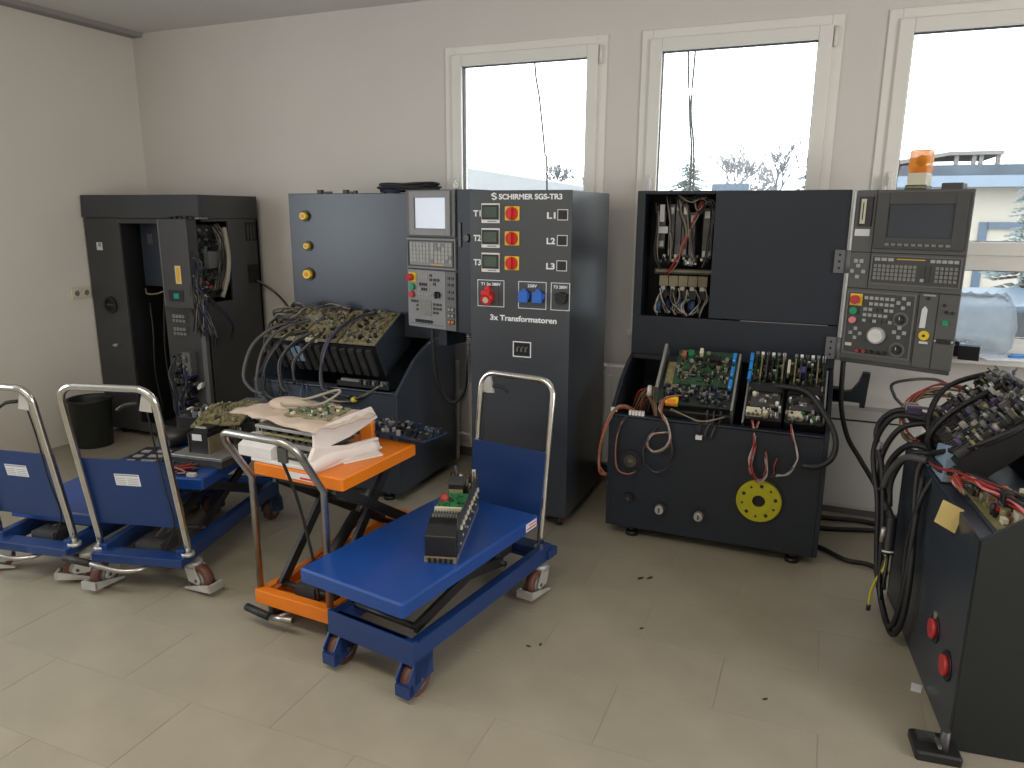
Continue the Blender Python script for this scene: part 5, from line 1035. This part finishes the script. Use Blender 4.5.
for mm, x, y, rz, lab in (('blue_connector', .97, 4.32, 12, 'blue plastic strip on the window sill, nearer the left paper'), ('blue_connector', .99, 4.36, 8, 'second blue plastic strip behind the first on the window sill'), ('pink_button', 1.17, 4.33, 6, 'pink plastic strip at the right end of the window sill'), ('red_plastic', 1.18, 4.37, 3, 'dark red strip behind the pink one on the window sill')):
    o = tag(MB(mm).bbox(-.06, -.013, 0, .06, .013, .012, .003).build('plastic_strip'), lab, 'strip'); o.location = (x, y, ZSI+.0022); o.rotation_euler.z = R(rz)
# clear bag standing at the glass
m = MB('bag_film'); n = 20; vs = []
for j, (z, rx, ry) in enumerate([(0, .15, .035), (.04, .175, .05), (.14, .185, .055), (.23, .18, .05), (.275, .15, .03), (.30, .12, .012)]):
    rr = random.Random(200+j); vs += [(rx*math.cos(2*math.pi*i/n)*(1+rr.uniform(-.05, .05)), ry*math.sin(2*math.pi*i/n)*(1+rr.uniform(-.1, .1)), z+(.02*math.sin(i*1.9) if j > 3 else 0)) for i in range(n)]
m.add(vs, [(q*n+i, q*n+(i+1)%n, (q+1)*n+(i+1)%n, (q+1)*n+i) for q in range(5) for i in range(n)] + [tuple(range(n-1, -1, -1)), tuple(range(5*n, 6*n))], True)
o = tag(m.build('plastic_bag'), 'pale blue translucent plastic bag standing on sill against the right window', 'bag'); o.location = (.755, 4.375, ZSI)
# ================================================================== OUTSIDE
GZ = -.4
struct(MB('snow_ground').box(-60, YB+WT, GZ-.1, 60, 120, GZ).build('ground'))
bd = thing('building', 'cream building with flat roof and blue fascia behind the right window', 'building', (1.2, 14, GZ))
m = MB('facade_cream'); m.box(0, 0, 0, 9, 6, 2.49); m.build('wall', bd)
m = MB('fascia_blue'); m.box(-.2, -.35, 2.49, 9.2, 6.2, 2.66); m.build('fascia', bd)
m = MB('roof_grey'); m.box(-.1, .3, 2.66, 9, 5.5, 2.86); m.build('roof', bd)
for x in (.68, .93, 1.03, 1.27): MB('terrace_wood').box(x, .5, 2.86, x+.06, .58, 3.02).build('terrace_post', bd)
m = MB('terrace_wood'); m.box(.6, .45, 3.02, 1.36, 2.2, 3.08); m.prism([(-.3, 2.86), (-.3, 2.93), (.6, 3.08), (.6, 3.02)], 'y', .45, 2.2); m.build('terrace_roof', bd)
m = MB('car_blue'); m.box(1.08, -.03, .9, 1.2, 0, 1.96); m.box(1.2, -.06, 1.86, 1.8, 0, 1.96); m.build('shop_front', bd)
h2 = thing('building', 'low snowy roofed building far off behind the left window', 'building', (-13, 26, GZ))
m = MB('facade_cream'); m.box(0, 0, 0, 6.2, 5, 2.2); m.build('wall', h2)
m = MB('snowy_roof'); m.prism([(-.5, 3.6), (0, 3.75), (6.4, 2.77), (6.5, 2.6), (6.5, 2.1), (-.5, 2.1)], 'y', -.3, 5.3); m.build('roof', h2)
cr = thing('car', 'blue car parked outside below the right window', 'car', (1.3, 6.9, GZ), 4)
m = MB('car_blue'); m.prism([(-1.9, .25), (-1.95, .75), (-1.1, .85), (-.6, 1.35), (.8, 1.38), (1.5, .9), (1.95, .8), (1.95, .25)], 'y', 0, 1.6); m.build('body', cr, bevel=.04)
m = MB('car_glass'); m.prism([(-1.0, .88), (-.55, 1.30), (.75, 1.32), (1.3, .9)], 'y', -.01, 1.61); m.build('side_glass', cr)
for x in (-1.2, 1.25):
    for y in (.1, 1.5): MB('tyre').cyl((x, y-.1, .3), (x, y+.1, .3), .3, n=20).build('wheel', cr)
def conifer(lab, loc, h, w, seed):
    t = thing('conifer_tree', lab, 'tree', loc); rr = random.Random(seed)
    MB('bark').cyl((0, 0, 0), (0, 0, h*.95), h*.022, h*.004, 8).build('trunk', t)
    m = MB('needle_haze')
    for k in range(420 if w > 1 else 260):
        f = rr.random()**.8; z = h*(.12+.86*f); L = w*(1-f)*rr.uniform(.55, 1.1)+.05; a = rr.uniform(0, 6.283); d = Vector((math.cos(a), math.sin(a), 0)); s = Vector((-d.y, d.x, 0))
        b = Vector((0, 0, z)); e = b+d*L+Vector((0, 0, -L*rr.uniform(.1, .4)))
        for q in range(4):
            p = b.lerp(e, .25+.22*q); wd = L*.16*(1.1-.2*q)
            m.add([tuple(p-d*L*.10), tuple(p+s*wd+Vector((0, 0, -.05*L))), tuple(p+d*L*.22), tuple(p-s*wd+Vector((0, 0, -.05*L))), tuple(p+Vector((0, 0, .06*L)))], [(0, 1, 4), (1, 2, 4), (2, 3, 4), (3, 0, 4)])
    m.build('foliage', t, kind='stuff'); return t
def bare_tree(lab, loc, h, seed):
    t = thing('bare_tree', lab, 'tree', loc); rr = random.Random(seed); m = MB('twig_haze')
    def grow(p, d, L, r, lev):
        e = p+d*L; m.cyl(p, e, r, r*.6, 5)
        if lev == 0: return
        for k in range(3 if lev > 2 else 4):
            nd = (d+Vector((rr.uniform(-.8, .8), rr.uniform(-.8, .8), rr.uniform(-.1, .6)))).normalized()
            grow(p.lerp(e, rr.uniform(.45, 1)), nd, L*rr.uniform(.6, .8), max(r*.55, .012), lev-1)
    grow(Vector((0, 0, h*.25)), Vector((0, 0, 1)), h*.28, h*.016, 5); m.build('crown', t, kind='stuff')
    MB('bark').cyl((0, 0, 0), (0, 0, h*.28), h*.024, h*.016, 8).build('trunk', t); return t
conifer('hazy conifer outside at the left side of the middle window', (-4.15, 25, GZ), 4.15, 1.9, 301)
conifer('green conifer outside at the right edge behind the right window', (2.05, 9.6, GZ), 2.95, .62, 302)
conifer('distant conifer outside at the right side of the middle window', (-.35, 27, GZ), 4.3, 2.6, 303)
conifer('small distant conifer at the right side of the left window', (-8.4, 33, GZ), 3.5, .6, 308)
for k, (x, y, h, lab) in enumerate([(-3.9, 36, 5.6, 'bare hazy tree outside left of middle window centre'), (-2.3, 38, 6.2, 'tall bare hazy tree outside right of middle window centre'), (-4.4, 43, 6.4, 'bare tree farthest off behind the middle window'),
                                (-11.2, 33, 4.6, 'bare tree over the snowy roof at its left'), (-9.5, 34, 4.2, 'bare tree over the snowy roof at its right')]):
    bare_tree(lab, (x, y, GZ), h, 310+k)
hd = MB('twig_haze'); rr = random.Random(330)
for k in range(1500):
    x, y = rr.uniform(-4.0, .6), rr.uniform(29.5, 31.5); top = 3.0+.45*math.sin(x*2.3+.6)+.3*math.sin(x*5.1); z = top*rr.random()**.6; s_ = rr.uniform(.05, .16)*(1.4-.8*z/top)
    hd.add([(x-s_, y, z), (x, y-s_*.4, z+s_*1.6), (x+s_, y, z+.3*s_), (x, y+s_*.4, z+s_*.2)], [(0, 1, 2), (0, 2, 3), (0, 3, 1), (1, 3, 2)])
o = tag(hd.build('hedge'), 'far hedge of hazy shrubs behind the middle window', 'hedge'); o.location = (0, 0, GZ)
o = tag(MB('car_blue').box(-.5, 0, 0, .5, .4, .62).box(-.62, .02, .35, -.5, .35, .62).build('sign_panel'), 'blue grey panel standing outside below the middle window trees', 'panel'); o.location = (-2.2, 19.6, 1.9); o.scale = (.8, .8, .8)
MB('bark').box(-.05, .15, (GZ-1.9)/.8, .05, .25, 0).build('post', o)
for k, (pts, lab) in enumerate([([(-2.293, 6, 3.4), (-2.285, 6, 2.83), (-2.24, 6, 2.55), (-2.19, 6, 2.15), (-2.164, 6, 1.85), (-2.15, 6, GZ)], 'thin wire hanging outside the left window'),
                            ([(-1.065, 6, 3.4), (-1.06, 6, 2.85), (-1.02, 6, 2.35), (-.985, 6, 1.85), (-.96, 6, GZ)], 'thin dark wire outside the middle window, left of a pair'),
                            ([(-1.02, 6.02, 3.4), (-1.012, 6.02, 2.85), (-1.018, 6.02, 2.42), (-.965, 6.02, 1.85), (-.93, 6.02, GZ)], 'thin dark wire outside the middle window, right of a pair'),
                            ([(.95, 7, 3.6), (1.25, 7, 3.05), (1.6, 7, 2.7)], 'slack wire crossing the top corner of the right window')]):
    tag(MB('black_rubber').tube(pts, .008, 5, 6).build('outdoor_wire'), lab, 'wire')
